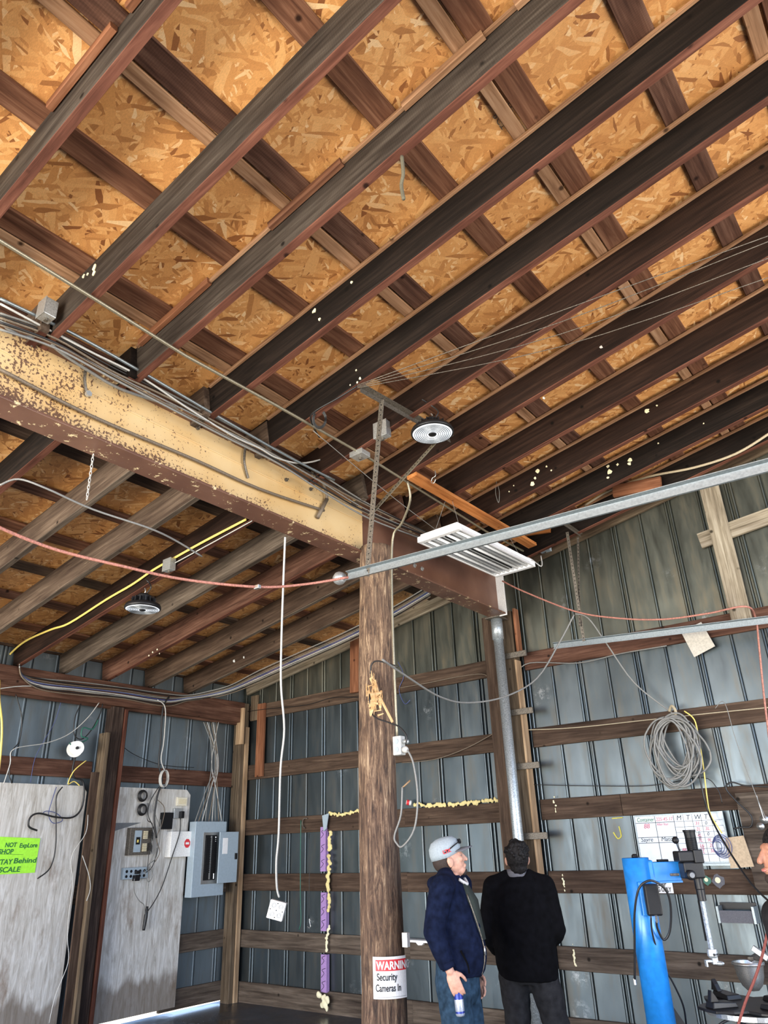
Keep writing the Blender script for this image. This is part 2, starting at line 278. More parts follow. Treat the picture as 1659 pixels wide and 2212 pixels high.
# ------------------------------------------------------------------ mesh building
class MB:
    def __init__(s): s.v = []; s.f = []
    def add(s, vs, fs):
        o = len(s.v); s.v += [Vector(p) for p in vs]; s.f += [tuple(o+i for i in f) for f in fs]; return s
    def box(s, x0, x1, y0, y1, z0, z1, T=None):
        p = [Vector((x, y, z)) for z in (z0, z1) for y in (y0, y1) for x in (x0, x1)]
        if T: p = [T @ q_ for q_ in p]
        return s.add(p, [(0, 2, 3, 1), (4, 5, 7, 6), (0, 1, 5, 4), (2, 6, 7, 3), (0, 4, 6, 2), (1, 3, 7, 5)])
    def hexa(s, a):     # eight points, bottom ring then top ring
        return s.add(a, [(3, 2, 1, 0), (4, 5, 6, 7), (0, 1, 5, 4), (1, 2, 6, 5), (2, 3, 7, 6), (3, 0, 4, 7)])
    def rings(s, rs, cap=True, closed=True):
        o = len(s.v); n = len(rs[0])
        for r in rs: s.v += [Vector(p) for p in r]
        for i in range(len(rs)-1):
            for j in range(n if closed else n-1):
                k = (j+1) % n
                s.f.append((o+i*n+j, o+i*n+k, o+(i+1)*n+k, o+(i+1)*n+j))
        if cap and closed:
            s.f.append(tuple(o+j for j in reversed(range(n)))); s.f.append(tuple(o+(len(rs)-1)*n+j for j in range(n)))
        return s
    def tube(s, pts, r, sides=8, smooth=True, res=5):
        pts = [Vector(p) for p in pts]
        rr = r if isinstance(r, (list, tuple)) else [r]*len(pts)
        if smooth and len(pts) > 2:
            q_, q2 = [], []
            for i in range(len(pts)-1):
                p0 = pts[max(i-1, 0)]; p1 = pts[i]; p2 = pts[i+1]; p3 = pts[min(i+2, len(pts)-1)]
                for k in range(res):
                    t = k/res
                    q_.append(.5*((2*p1)+(p2-p0)*t+(2*p0-5*p1+4*p2-p3)*t*t+(3*p1-p0-3*p2+p3)*t**3)); q2.append(rr[i]*(1-t)+rr[i+1]*t)
            q_.append(pts[-1]); q2.append(rr[-1]); pts, rr = q_, q2
        rings = []; a = None
        for i, p in enumerate(pts):
            t = (pts[min(i+1, len(pts)-1)]-pts[max(i-1, 0)])
            if t.length < 1e-9: t = Vector((0, 0, 1))
            t.normalize()
            if a is None:
                a = t.cross(Vector((0, 0, 1)));
                if a.length < .1: a = t.cross(Vector((1, 0, 0)))
            a = (a - t*a.dot(t))
            if a.length < 1e-6: a = t.cross(Vector((.3, .5, .8)))
            a.normalize(); b = t.cross(a)
            rings.append([p + (a*math.cos(2*PI*k/sides)+b*math.sin(2*PI*k/sides))*rr[i] for k in range(sides)])
        return s.rings(rings)
    def lathe(s, prof, c=(0, 0, 0), n=32, ax=None, cap=True):
        """prof: (radius, height) along axis ax"""
        ax = Vector(ax or (0, 0, 1)).normalized(); a = ax.cross(Vector((1, 0, 0)))
        if a.length < .1: a = ax.cross(Vector((0, 1, 0)))
        a.normalize(); b = ax.cross(a); c = Vector(c)
        return s.rings([[c+ax*h+(a*math.cos(2*PI*k/n)+b*math.sin(2*PI*k/n))*max(r, 1e-4) for k in range(n)] for r, h in prof], cap)
    def ball(s, c, rx, ry=None, rz=None, n=14, m=9, T=None):
        ry = ry or rx; rz = rz or rx; rs = []
        for i in range(m+1):
            th = PI*i/m; th = min(max(th, .02), PI-.02)
            ring = [Vector((rx*math.sin(th)*math.cos(2*PI*k/n), ry*math.sin(th)*math.sin(2*PI*k/n), -rz*math.cos(th))) for k in range(n)]
            if T: ring = [T @ p for p in ring]
            rs.append([Vector(c)+p for p in ring])
        return s.rings(rs)
    def prism(s, poly, d):      # polygon of 3D points pushed along d
        n = len(poly); d = Vector(d); o = len(s.v)
        s.v += [Vector(p) for p in poly] + [Vector(p)+d for p in poly]
        s.f += [tuple(o+i for i in reversed(range(n))), tuple(o+n+i for i in range(n))] + [(o+i, o+(i+1) % n, o+n+(i+1) % n, o+n+i) for i in range(n)]
        return s
    def build(s, name, mat, parent=None, smooth=False, mtx=None, bevel=0.0, origin=None):
        me = bpy.data.meshes.new(name)
        if parent is not None: O = Matrix.Translation(world_loc(parent))
        elif mtx is not None: O = mtx
        else:
            if origin is None:
                xs = [p.x for p in s.v]; ys = [p.y for p in s.v]; zs = [p.z for p in s.v]
                origin = Vector(((min(xs)+max(xs))/2, (min(ys)+max(ys))/2, min(zs)))
            O = Matrix.Translation(origin)
        inv = O.inverted()
        me.from_pydata([inv @ p for p in s.v], [], s.f); me.materials.append(M[mat] if isinstance(mat, str) else mat)
        bm = bmesh.new(); bm.from_mesh(me); bmesh.ops.recalc_face_normals(bm, faces=bm.faces); bm.to_mesh(me); bm.free()
        if smooth:
            for p in me.polygons: p.use_smooth = True
        o = bpy.data.objects.new(name, me); col.objects.link(o)
        if parent is not None: o.parent = parent
        else: o.matrix_world = O
        if bevel:
            b = o.modifiers.new('bevel', 'BEVEL'); b.width = bevel; b.segments = 2; b.limit_method = 'ANGLE'
        return o
def world_loc(o):
    v = Vector((0, 0, 0))
    while o is not None:
        v += o.matrix_basis.translation if not o.parent else o.location; o = o.parent
    return v
def tag(o, label, cat, group=None):
    o['label'] = label; o['category'] = cat
    if group: o['group'] = group
    return o
def thing(name, label, cat, loc, group=None):
    o = bpy.data.objects.new(name, None); col.objects.link(o); o.empty_display_size = .1; o.location = loc
    return tag(o, label, cat, group)
def struct(o): o['kind'] = 'structure'; return o
def board(name, p, q_, up, wd, th, mat, parent=None, wob=.0, seg=10, cham=.004, seed=None):
    """plank from p to q_; up = direction of its wide side wd; th = the other side. The grain runs along local x"""
    p, q_ = Vector(p), Vector(q_); X = (q_-p).normalized(); Z = Vector(up); Z = (Z-X*Z.dot(X)).normalized(); Yv = Z.cross(X)
    L = (q_-p).length; T = Matrix(((X.x, Yv.x, Z.x, p.x), (X.y, Yv.y, Z.y, p.y), (X.z, Yv.z, Z.z, p.z), (0, 0, 0, 1)))
    if seed is None: seed = random.random()*100
    rs = []
    for i in range(seg+1):
        t = i/seg*L; oy = noise.noise(Vector((t*.9, seed, 0)))*wob; oz = noise.noise(Vector((t*.9, seed, 9)))*wob
        a, b, c = wd/2+noise.noise(Vector((t*2.5, seed, 3)))*wob*.6, th/2, cham
        rs.append([(t, oy+y, oz+z) for y, z in ((-b+c, -a), (b-c, -a), (b, -a+c), (b, a-c), (b-c, a), (-b+c, a), (-b, a-c), (-b, -a+c))])
    m = MB(); m.rings(rs)
    me = bpy.data.meshes.new(name); me.from_pydata(m.v, [], m.f); me.materials.append(M[mat])
    bm = bmesh.new(); bm.from_mesh(me); bmesh.ops.recalc_face_normals(bm, faces=bm.faces); bm.to_mesh(me); bm.free()
    o = bpy.data.objects.new(name, me); col.objects.link(o)
    if parent is not None:
        o.parent = parent; o.matrix_parent_inverse = Matrix.Identity(4); o.matrix_basis = parent.matrix_basis.inverted() @ T
    else: o.matrix_basis = T
    return o
def wire(name, label, pts, r, mat, cat='cable', group=None, sides=6, smooth=True):
    m = MB(); m.tube(pts, r, sides, smooth); return tag(m.build(name, mat, smooth=True), label, cat, group)
def part(m, name, mat, parent, **k): return m.build(name, mat, parent, **k)
def text(s, size, o, right, up, mat, name, parent, shear=0, ext=.0006, align='LEFT', bold=0.0, width=None):
    cu = bpy.data.curves.new('t', 'FONT'); cu.body = s; cu.size = size; cu.extrude = ext; cu.shear = shear; cu.align_x = align; cu.offset = bold
    t = bpy.data.objects.new('t', cu); col.objects.link(t); bpy.context.view_layer.update()
    dg = bpy.context.evaluated_depsgraph_get(); me = bpy.data.meshes.new_from_object(t.evaluated_get(dg)); bpy.data.objects.remove(t)
    right = Vector(right).normalized(); up = Vector(up).normalized(); nrm = right.cross(up)
    if width and len(me.vertices):
        xs = [v.co.x for v in me.vertices]; k = width/(max(xs)-min(xs)+1e-6)
        for v in me.vertices: v.co.x *= k
    pw = world_loc(parent)
    for v in me.vertices:
        c = v.co.copy(); v.co = Vector(o)-pw + right*c.x + up*c.y + nrm*c.z
    me.materials.clear(); me.materials.append(M[mat]); me.name = name
    ob = bpy.data.objects.new(name, me); col.objects.link(ob); ob.parent = parent; return ob
ORD = ['first', 'second', 'third', 'fourth', 'fifth', 'sixth', 'seventh', 'eighth', 'ninth', 'tenth', 'eleventh', 'twelfth', 'thirteenth', 'fourteenth']

# ================================================================== THE SETTING
YW, XW = 7.12, -8.0         # inner faces of the metal cladding, back and left
o = MB().box(-8.06, 3.2, -4.0, 7.3, -.12, 0).build('floor', 'concrete'); struct(o)
# roof deck
def deck(name, x0, x1, side, mat):
    off = .24+.026+(.015 if side == 'L' else 0); m = MB(); a, b = rb(x0, side)+off, rb(x1, side)+off
    m.hexa([(x0, -4, a), (x1, -4, b), (x1, 7.3, b), (x0, 7.3, a), (x0, -4, a+.012), (x1, -4, b+.012), (x1, 7.3, b+.012), (x0, 7.3, a+.012)])
    return struct(m.build(name, mat))
deck('ceiling', XB-.5, 3.2, 'R', 'osb'); deck('ceiling', -8.06, XB-.2, 'L', 'osb')

def cladding(name, us, fixed, axis, z0, ztop, mat, inward, umin, umax, ridge=.011):  # ridge: bead added to the shape so each rib catches a highlight
    """ribbed sheet: us = (position, double) of each rib; ribs are channels pressed outwards"""
    prof = [(umin, 0)]
    for u, dbl in sorted(us):
        for c in ((u-.021, u+.021) if dbl else (u,)):
            prof += [(c-.024, 0)] + [(c-.012-.010*math.cos(PI*j/6), -ridge*math.sin(PI*j/6)) for j in range(1, 6)] + [(c-.001, 0), (c+.002, .018), (c+.010, .018), (c+.014, 0)]
    prof.append((umax, 0)); m = MB(); rows = []
    for zf in (0, .34, .67, 1.0):
        row = []
        for u, d in prof:
            z = z0+(ztop(u)-z0)*zf; f = fixed - inward*d
            row.append((u, f, z) if axis == 'x' else (f, u, z))
        rows.append(row)
    m.rings(rows, cap=False, closed=False)
    # outer skin so that the sheet has thickness
    rows2 = [[((p[0], p[1]-inward*.03, p[2]) if axis == 'x' else (p[0]-inward*.03, p[1], p[2])) for p in r] for r in rows]
    m.rings(rows2, cap=False, closed=False)
    return struct(m.build(name, mat))
ribs_px = [(559, 1684, 1), (593, 1679, 0), (627.6, 1675, 1), (663.5, 1671.5, 0), (700, 1668, 1), (738.5, 1664, 0), (778, 1659, 1), (942.5, 1485, 1), (988, 1476, 0), (1039, 1468, 1), (899, 1492, 0),
           (1139, 1451, 1), (1193, 1440.5, 0), (1251, 1431, 1), (1311, 1419, 0), (1374, 1407, 1), (1438, 1395, 0), (1513, 1412, 1), (1580, 1369, 0), (1653, 1354, 1)]
ribs = []
for x, y, d in ribs_px: ribs.append((at(x, y, Y=YW).x, d))
ribs += [(ribs[0][0]-.30, 0)]
ribs = sorted(ribs); last = ribs[-1][0]
for k in range(1, 12): ribs.append((last+.285*k, (k % 2 == 0)))
rooftop = lambda x: rb(x)+.262
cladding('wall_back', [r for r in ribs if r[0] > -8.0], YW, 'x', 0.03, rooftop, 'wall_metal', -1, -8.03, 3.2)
lr = []
for k, yy in enumerate([2.7, 3.02, 3.34, 3.66, 3.98, 4.30, 4.62, 4.94, 5.26, 5.58, 5.90, 6.22, 6.54, 6.86]): lr.append((yy, k % 2))
# leave the daylight gap below the left cladding
cladding('wall_left', lr, XW, 'y', .055, lambda u: 3.80, 'wall_metal_left', 1, -.5, YW+.03, .003)
# overlapping upper sheet of the right-hand back wall: a thin folded edge
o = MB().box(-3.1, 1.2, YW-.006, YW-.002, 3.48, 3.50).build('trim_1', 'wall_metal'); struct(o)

# ================================================================== FRAME OF THE BUILDING
# steel beam
bx0, bx1, bz0, bz1, byE = -3.69, -3.49, 3.85, 4.335, 6.72
sb = thing('steel_beam', 'long steel beam with cream paint flaking off brown primer, under the rafters', 'beam', (-3.59, 3.0, 3.85))
xs = -3.575
part(MB().box(xs-.008, xs+.004, -.6, 4.42, bz0+.018, bz1-.018), 'web', 'flaking_cream', sb)
part(MB().box(xs-.006, xs+.002, 4.42, byE, bz0+.018, bz1-.018), 'web', 'brown_clean', sb)
for a, b, nm, mt in ((bz0, bz0+.018, 'bottom_flange', 'brown_primer'), (bz1-.018, bz1, 'top_flange', 'brown_primer')):
    part(MB().box(bx0, bx1, -.6, byE, a, b), nm, mt, sb, bevel=.003)
# a welded stiffening lip along the upper part of the web, standing proud of the cream face
part(MB().box(xs+.003, xs+.010, -.6, 4.42, 4.175, 4.188), 'weld_bead', 'flaking_cream', sb, bevel=.003)
ep = part(MB().box(bx0-.005, bx1+.008, byE, byE+.014, bz0-.01, bz1+.01), 'end_plate', 'white_paint', sb); ep['label'] = 'white painted end plate'
for px, py in ((895, 1222), (911, 1229)):
    p = at(px, py, X=xs+.004); part(MB().lathe([(.0, 0), (.022, 0), (.022, .006), (.011, .006), (.011, .02), (0, .02)], p, 8, (1, 0, 0)), 'bolt', 'zinc_box', sb)
for px, py in ((268, 745), (445, 925), (618, 1035), (690, 1008)):
    pass
for px, py in ((68, 745), (426, 925), (617, 1037), (670, 1057)):
    p = at(px, py, X=xs+.004); part(MB().lathe([(0, 0), (.016, 0), (.016, .012), (.007, .012), (.007, .03), (0, .03)], p, 6, (1, 0, 0)), 'bolt', 'galvanised_dark', sb)

# rafters
farR = [.36, .945, 1.545, 2.095, 2.675, 3.225, 3.785, 4.365, 4.97, 5.56, 6.135, 6.72]
XR1 = 3.1
raftR = []
for i, yf in enumerate(farR):
    yc = yf-.025; x0 = XB-.16; x1 = XR1; z0 = rb(x0, 'R'); z1 = rb(x1)
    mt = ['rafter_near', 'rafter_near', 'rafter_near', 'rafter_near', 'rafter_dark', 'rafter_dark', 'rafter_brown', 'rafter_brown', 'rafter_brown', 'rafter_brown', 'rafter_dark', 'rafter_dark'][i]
    if i == 0: lab = 'dark rafter right above the camera side, outermost on the higher roof'
    else: lab = 'dark rough-sawn rafter on the high side of the steel beam, %s from the top left' % ORD[i-1]
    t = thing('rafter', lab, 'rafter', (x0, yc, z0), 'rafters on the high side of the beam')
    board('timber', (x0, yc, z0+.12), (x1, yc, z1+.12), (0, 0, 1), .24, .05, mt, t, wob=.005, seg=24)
    # thin reddish strip along the underside
    board('underside', (x0+.1, yc, z0+.013), (x1, yc, z1-.006), (0, 1, 0), .047, .008, 'rafter_red', t, wob=.0, seg=4, cham=.001)
    if i >= 3:
        board('nailing_strip', (x0+.3, yf-.05-.012, rb(x0+.3)+.222), (x1, yf-.05-.012, rb(x1)+.222), (0, 0, 1), .022, .02, 'purlin_pale', t, seg=4, cham=.002)
    raftR.append(t)
# short cleats nailed along the first rafters
for (xa, xb, yf, mt) in ((-2.48, -2.0, .945, 'board_red'), (-1.9, -1.3, .945, 'board_red'), (-3.4, -2.75, 2.095, 'board_red'), (-2.25, -1.72, 2.095, 'purlin'), (-1.32, -.85, 2.095, 'purlin_pale'), (-.68, -.2, 2.095, 'purlin_pale')):
    i = farR.index(yf)
    board('cleat', (xa, yf-.05-.02, rb(xa)+.215), (xb, yf-.05-.02, rb(xb)+.215), (0, 0, 1), .045, .035, mt, raftR[i], seg=4)
farL = [1.50, 2.075, 2.65, 3.24, 3.82, 4.35, 4.90, 5.50, 6.10]
raftL = []
for i, yf in enumerate(farL):
    yc = yf-.025-.052*0; x0 = -7.96; x1 = XB+.14; z0 = rb(x0, 'L'); z1 = rb(x1, 'L')
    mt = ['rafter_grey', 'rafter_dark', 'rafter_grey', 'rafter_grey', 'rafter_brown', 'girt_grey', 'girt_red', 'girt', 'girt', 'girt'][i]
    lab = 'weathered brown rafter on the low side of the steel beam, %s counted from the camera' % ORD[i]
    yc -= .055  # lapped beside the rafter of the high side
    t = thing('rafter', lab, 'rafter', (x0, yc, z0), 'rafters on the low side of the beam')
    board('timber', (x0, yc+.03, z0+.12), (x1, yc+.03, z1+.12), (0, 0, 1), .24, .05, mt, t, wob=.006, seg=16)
    board('underside', (x0+.1, yc+.03, z0+.012), (x1, yc+.03, z1-.006), (0, 1, 0), .047, .008, 'rafter_red' if i in (0, 1, 4, 6) else 'girt_grey', t, seg=4, cham=.001)
    raftL.append(t)
# roof purlins: flat boards on top of the rafters
for k in range(-1, 12):
    xe = -3.08+.571*k
    if xe > 2.9: break
    wd = .135
    z = rb(xe-wd/2, 'R')+.24+.0125
    y0 = -.5
    o = board('roof_purlin', (xe-wd/2, y0, z), (xe-wd/2, 7.08, z), (1, 0, SR), wd, .024, ('purlin', 'purlin', 'girt_red')[k % 3], seg=20, wob=.004)
    tag(o, 'red-brown roof board lying across the high-side rafters, %s up the slope from the steel beam' % ORD[k+1], 'roof board', 'roof boards on the high side')
    if k in (0, 2, 4, 6, 8):
        wn = .075; xn = xe-wd-.008-wn/2; z = rb(xn, 'R')+.24+.012
        o = board('roof_purlin', (xn, y0, z), (xn, 7.08, z), (1, 0, SR), wn, .022, 'purlin_pale', seg=16, wob=.004)
        tag(o, 'narrow paler board tight against the %s wide roof board up from the beam' % ORD[k+1], 'roof board', 'narrow roof boards')
for k in range(8):
    xe = -4.05-.571*k; wd = .14; z = rb(xe, 'L')+.24+.0125
    o = board('roof_purlin', (xe, -.5, z), (xe, 7.08, z), (1, 0, SL), wd, .024, ('purlin', 'girt', 'girt_red')[k % 3], seg=16, wob=.004)
    tag(o, 'dark roof board lying across the low-side rafters, %s down the slope from the steel beam' % ORD[k], 'roof board', 'roof boards on the low side')

# gable boards along the back wall
o = board('gable_board', (-7.9, 7.085, rb(-7.9, 'L')+.185), (XB-.1, 7.085, rb(XB-.1, 'L')+.185), (0, 0, 1), .15, .04, 'board_old', wob=.004)
tag(o, 'long pale sloping board along the top of the back wall, left of the steel beam', 'board')
o = board('gable_board', (XB+.1, 7.085, rb(XB+.1)+.195), (3.0, 7.085, rb(3.0)+.185), (0, 0, 1), .21, .04, 'post_wood', wob=.004)
tag(o, 'long brown sloping board along the top of the back wall, right of the steel beam', 'board')

# girts of the back wall
courses = [(.20, .09, 'lowest'), (.665, .0, 'second'), (1.285, .0, 'third'), (1.925, .0, 'fourth'), (2.61, .0, 'fifth'), (3.40, .0, 'top')]
for zc, _, nm in courses:
    wd = .26 if nm == 'lowest' else .188
    if nm == 'lowest': zc = .08
    for xa, xb, sd in ((-7.9, -5.2, 'between corner post and log post'), (-5.2, -3.95, 'between log post and pipe column'), (-3.52, -2.7, 'just right of the pipe column'), (-2.695, 3.0, 'at the far right')):
        if nm in ('top', 'fifth') and sd.startswith('just'): continue
        a = -3.52 if (nm in ('top', 'fifth') and xa == -2.695) else xa
        mt = {'lowest': 'girt_grey', 'second': 'girt_grey', 'third': 'girt', 'fourth': 'girt', 'fifth': 'girt', 'top': 'girt_red' if a > -4 else 'girt'}[nm]
        o = board('wall_girt', (a, 7.10, zc), (xb, 7.10, zc), (0, 0, 1), wd, .04, mt, wob=.004, seg=12)
        tag(o, '%s row board of the back wall, %s' % (nm, sd), 'board', 'horizontal boards of the back wall')
# girts of the left wall
for za, wd, nm, y0, y1 in ((2.54, .18, 'upper', 2.6, 4.85), (2.52, .18, 'upper', 5.1, 6.93), (.68, .19, 'lower', 6.0, 6.93), (.13, .2, 'bottom', 6.05, 6.93), (1.28, .19, 'middle', 2.6, 6.93)):
    o = board('wall_girt', (-7.975, y0, za), (-7.975, y1, za), (0, 0, 1), wd, .04, 'girt_red' if nm == 'upper' else 'girt_grey', wob=.004)
    tag(o, 'horizontal board on the left wall, %s row, %s' % (nm, 'left of the dark split post' if y1 < 5 else 'right of the dark split post' if nm == 'upper' else 'running behind the plywood' if nm == 'middle' else 'beside the plywood sheet at the corner'), 'board', 'horizontal boards of the left wall')
# eave header
hb = thing('eave_header', 'long reddish double header beam under the rafter ends of the left wall', 'beam', (-7.82, 4.5, 3.25))
board('plank', (-7.81, 1.6, 3.385), (-7.81, 6.95, 3.385), (0, 0, 1), .27, .05, 'girt_red', hb, wob=.004, seg=16)
board('plank', (-7.875, 1.6, 3.36), (-7.875, 6.95, 3.36), (0, 0, 1), .27, .05, 'girt_red', hb, wob=.004, seg=16)
# corner post
cp = thing('corner_post', 'grey-brown square post standing in the far corner', 'post', (-7.88, 6.99, 0))
board('timber', (-7.885, 6.995, 0), (-7.885, 6.995, 3.52), (0, 1, 0), .13, .15, 'post_wood', cp, wob=.003)
board('edge_board', (-7.80, 7.03, 0), (-7.80, 7.03, 3.2), (0, 1, 0), .07, .02, 'board_tan', cp)
a = at(500, 1560, Y=6.9)
o = board('wood_block', (-7.80, 6.90, 2.96), (-7.80, 6.90, 3.44), (1, 0, 0), .13, .04, 'board_tan'); tag(o, 'short pale board nailed to the top of the corner post', 'board')
o = board('wood_block', (-7.70, 7.06, 3.28), (-7.70, 7.06, 3.62), (1, 0, 0), .14, .03, 'post_wood'); tag(o, 'short upright board right of the corner post under the pale gable board', 'board')
p0, p1 = at(566, 1520, Y=7.06), at(560, 1678, Y=7.06)
o = board('wood_block', (p1.x, 7.06, p1.z), (p0.x, 7.06, p0.z), (1, 0, 0), .145, .035, 'board_red'); tag(o, 'upright red-brown board nailed across two rows of the back wall near the corner', 'board')
p0, p1 = at(768, 1375, Y=7.05), at(768, 1496, Y=7.05)
o = board('wood_block', (p1.x, 7.05, p1.z), (p0.x, 7.05, p0.z), (1, 0, 0), .15, .05, 'board_red'); tag(o, 'short red-brown upright behind the top of the log post', 'board')
# middle post of the left wall, with its leaning boards
mp_ = thing('split_post', 'dark split timber post against the left wall with boards nailed to its sides', 'post', (-7.85, 5.0, 0))
board('timber', (-7.86, 5.0, 0), (-7.86, 5.0, 3.24), (0, 1, 0), .14, .14, 'post_dark', mp_, wob=.01)
board('side_board', (-7.83, 5.10, 0), (-7.83, 5.10, 3.22), (0, 1, 0), .04, .12, 'rafter_red', mp_, wob=.003)
board('side_board', (-7.80, 4.895, 0), (-7.80, 4.86, 2.93), (0, 1, 0), .05, .15, 'post_wood', mp_, wob=.008)
board('side_board', (-7.78, 4.83, 0), (-7.79, 4.80, 2.5), (0, 1, 0), .10, .02, 'girt', mp_, wob=.01)

# posts behind the pipe column
pb = thing('wall_post', 'brown timber post behind the grey pipe column on the back wall', 'post', (-3.75, 7.0, 0))
board('timber', (-3.80, 6.99, 0), (-3.80, 6.99, 3.93), (1, 0, 0), .22, .13, 'girt', pb, wob=.003)
board('edge_board', (-3.615, 7.0, 0), (-3.615, 7.0, 3.95), (1, 0, 0), .12, .11, 'post_wood', pb, wob=.003)
board('edge_board', (-3.545, 6.975, 0), (-3.545, 6.975, 3.4), (1, 0, 0), .022, .11, 'board_tan', pb, wob=.003)
board('edge_board', (-3.52, 7.0, 3.45), (-3.52, 7.0, 3.97), (1, 0, 0), .03, .09, 'board_red', pb)
for z in (3.42, 2.83, 2.30, 1.66):
    part(MB().box(-3.70, -3.40, 6.90, 6.925, z, z+.06), 'strap', 'galvanised_dark', pb, bevel=.003)
# pipe column
pc = thing('pipe_column', 'grey steel pipe column carrying the end of the steel beam', 'column', (-3.64, 6.80, 0))
ptop = Vector((-3.655, 6.80, 3.85))
part(MB().tube([(-3.655, 6.80, 0), (-3.655, 6.80, 3.66)], .052, 20, False), 'pipe', 'pipe_grey', pc, smooth=True)
part(MB().tube([(-3.655, 6.80, 3.62), (-3.655, 6.80, 3.84)], .062, 20, False), 'coupling', 'pipe_grey', pc, smooth=True)
part(MB().box(-3.74, -3.57, 6.70, 6.9, 3.838, 3.85), 'cap_plate', 'galvanised_dark', pc)

# log post
LX, LY = -3.44, 4.42
lp = thing('log_post', 'round peeled log post standing in the middle of the shed', 'post', (LX, LY, 0))
rs = []
for i in range(90):
    z = i/89*3.90; r0 = .146-.020*z/3.9; ring = []
    sh_ = -.05*(1-z/3.9); cx_, cy_ = noise.noise(Vector((z*.7, 1, 0)))*.015+sh_*.8, noise.noise(Vector((z*.7, 5, 0)))*.015+sh_*.6
    for k in range(40):
        a = 2*PI*k/40; n_ = noise.noise(Vector((math.cos(a)*2.2, math.sin(a)*2.2, z*.8)))*.012+noise.noise(Vector((math.cos(a)*9, math.sin(a)*9, z*2.2)))*.005
        g = -.02*max(0, 1-abs(((a-5.4+.12*math.sin(z*1.3)) + PI) % (2*PI)-PI)/.09)
        ring.append((LX+cx_+(r0+n_+g)*math.cos(a), LY+cy_+(r0+n_+g)*math.sin(a), z))
    rs.append(ring)
part(MB().rings(rs), 'log', 'bark', lp, smooth=True)
# splintered wood around z 2.5-2.8
m = MB(); pc0 = at(812, 1500, Y=LY-.16)
rnd = random.Random(3)
for k in range(60):
    big = k < 16; up_ = 1 if rnd.random() < .5 else -1
    c = pc0+Vector((rnd.gauss(0, .022 if big else .035), rnd.uniform(-.03, 0), rnd.gauss(-.02, .035 if big else .06)))
    d = Vector((rnd.gauss(0, .22), rnd.uniform(-.22, .05), up_)).normalized() if rnd.random() < .8 else Vector((rnd.choice((-1, 1)), -.2, rnd.uniform(-.3, .3))).normalized()
    L = rnd.uniform(.04, .10) if abs(d.z) > .7 else rnd.uniform(.03, .07)
    wv = d.cross(Vector((.1, 1, .1))).normalized()*(rnd.uniform(.014, .03) if big else rnd.uniform(.004, .010)); tv = d.cross(wv).normalized()*.003
    m.hexa([c-wv-tv, c+wv-tv, c+wv+tv, c-wv+tv, c+d*L-wv*.45-tv*.3, c+d*L+wv*.2-tv*.3, c+d*L+wv*.2+tv*.3, c+d*L-wv*.45+tv*.3])
w1 = part(m, 'splinters', 'splinter', lp); w1['label'] = 'bright fresh splinters of torn wood'
p0, p1 = at(800, 1465, Y=LY-.15), at(848, 1560, Y=LY-.19)
board('splinter_stick', p0, p1, (1, 0, 0), .02, .01, 'splinter', lp)
# ================================================================== THINGS ON THE LOG POST
def wrap_sign():
    c = thing('warning_sign', 'white and red WARNING security camera sign wrapped round the log post', 'sign', (LX, LY-.16, .7))
    # curved plate: angle range on the post, centred a little right of the camera direction
    zt = at(845, 2068, Y=LY-.13).z; zb = at(845, 2160, Y=LY-.13).z
    a0, a1 = math.radians(-88), math.radians(-2); R_ = .158
    def pt(t, z, r): a = a0+(a1-a0)*t; return (LX+r*math.cos(a), LY+r*math.sin(a), z)
    def patch(t0, t1, za, zb_, r, name, mat):
        n = 14; A = [pt(t0+(t1-t0)*i/n, za, r) for i in range(n+1)]; B = [pt(t0+(t1-t0)*i/n, zb_, r) for i in range(n+1)]
        A2 = [pt(t0+(t1-t0)*i/n, za, r-.002) for i in range(n+1)]; B2 = [pt(t0+(t1-t0)*i/n, zb_, r-.002) for i in range(n+1)]
        m = MB(); m.rings([[A[i], B[i], B2[i], A2[i]] for i in range(n+1)]); return part(m, name, mat, c, smooth=False)
    H_ = zt-zb
    patch(0, 1, zb, zt, R_, 'plate', 'sign_white')
    patch(.09, 1.0, zt-H_*.34, zt-H_*.07, R_+.001, 'red_band', 'sign_red')
    patch(.06, .97, zb+H_*.045, zb+H_*.05, R_+.001, 'border_line', 'ink')
    def wtext(s, size, z, t0, mat, name, bold=.0, stretch=1.0):
        cu = bpy.data.curves.new('t', 'FONT'); cu.body = s; cu.size = size; cu.offset = bold
        t = bpy.data.objects.new('t', cu); col.objects.link(t); bpy.context.view_layer.update()
        me = bpy.data.meshes.new_from_object(t.evaluated_get(bpy.context.evaluated_depsgraph_get())); bpy.data.objects.remove(t)
        arc = (a1-a0)*R_; pw = world_loc(c)
        for v in me.vertices:
            v.co = Vector(pt(t0+v.co.x*stretch/arc, z+v.co.y, R_+.0025))-pw
        me.materials.clear(); me.materials.append(M[mat]); ob = bpy.data.objects.new(name, me); col.objects.link(ob); ob.parent = c
    wtext('WARNING', H_*.27, zt-H_*.30, .12, 'sign_white', 'lettering', .002, .80)
    wtext('Security', H_*.24, zt-H_*.56, .12, 'ink', 'lettering', .001, .74)
    wtext('Cameras In', H_*.24, zt-H_*.82, .08, 'ink', 'lettering', .001, .66)
wrap_sign()
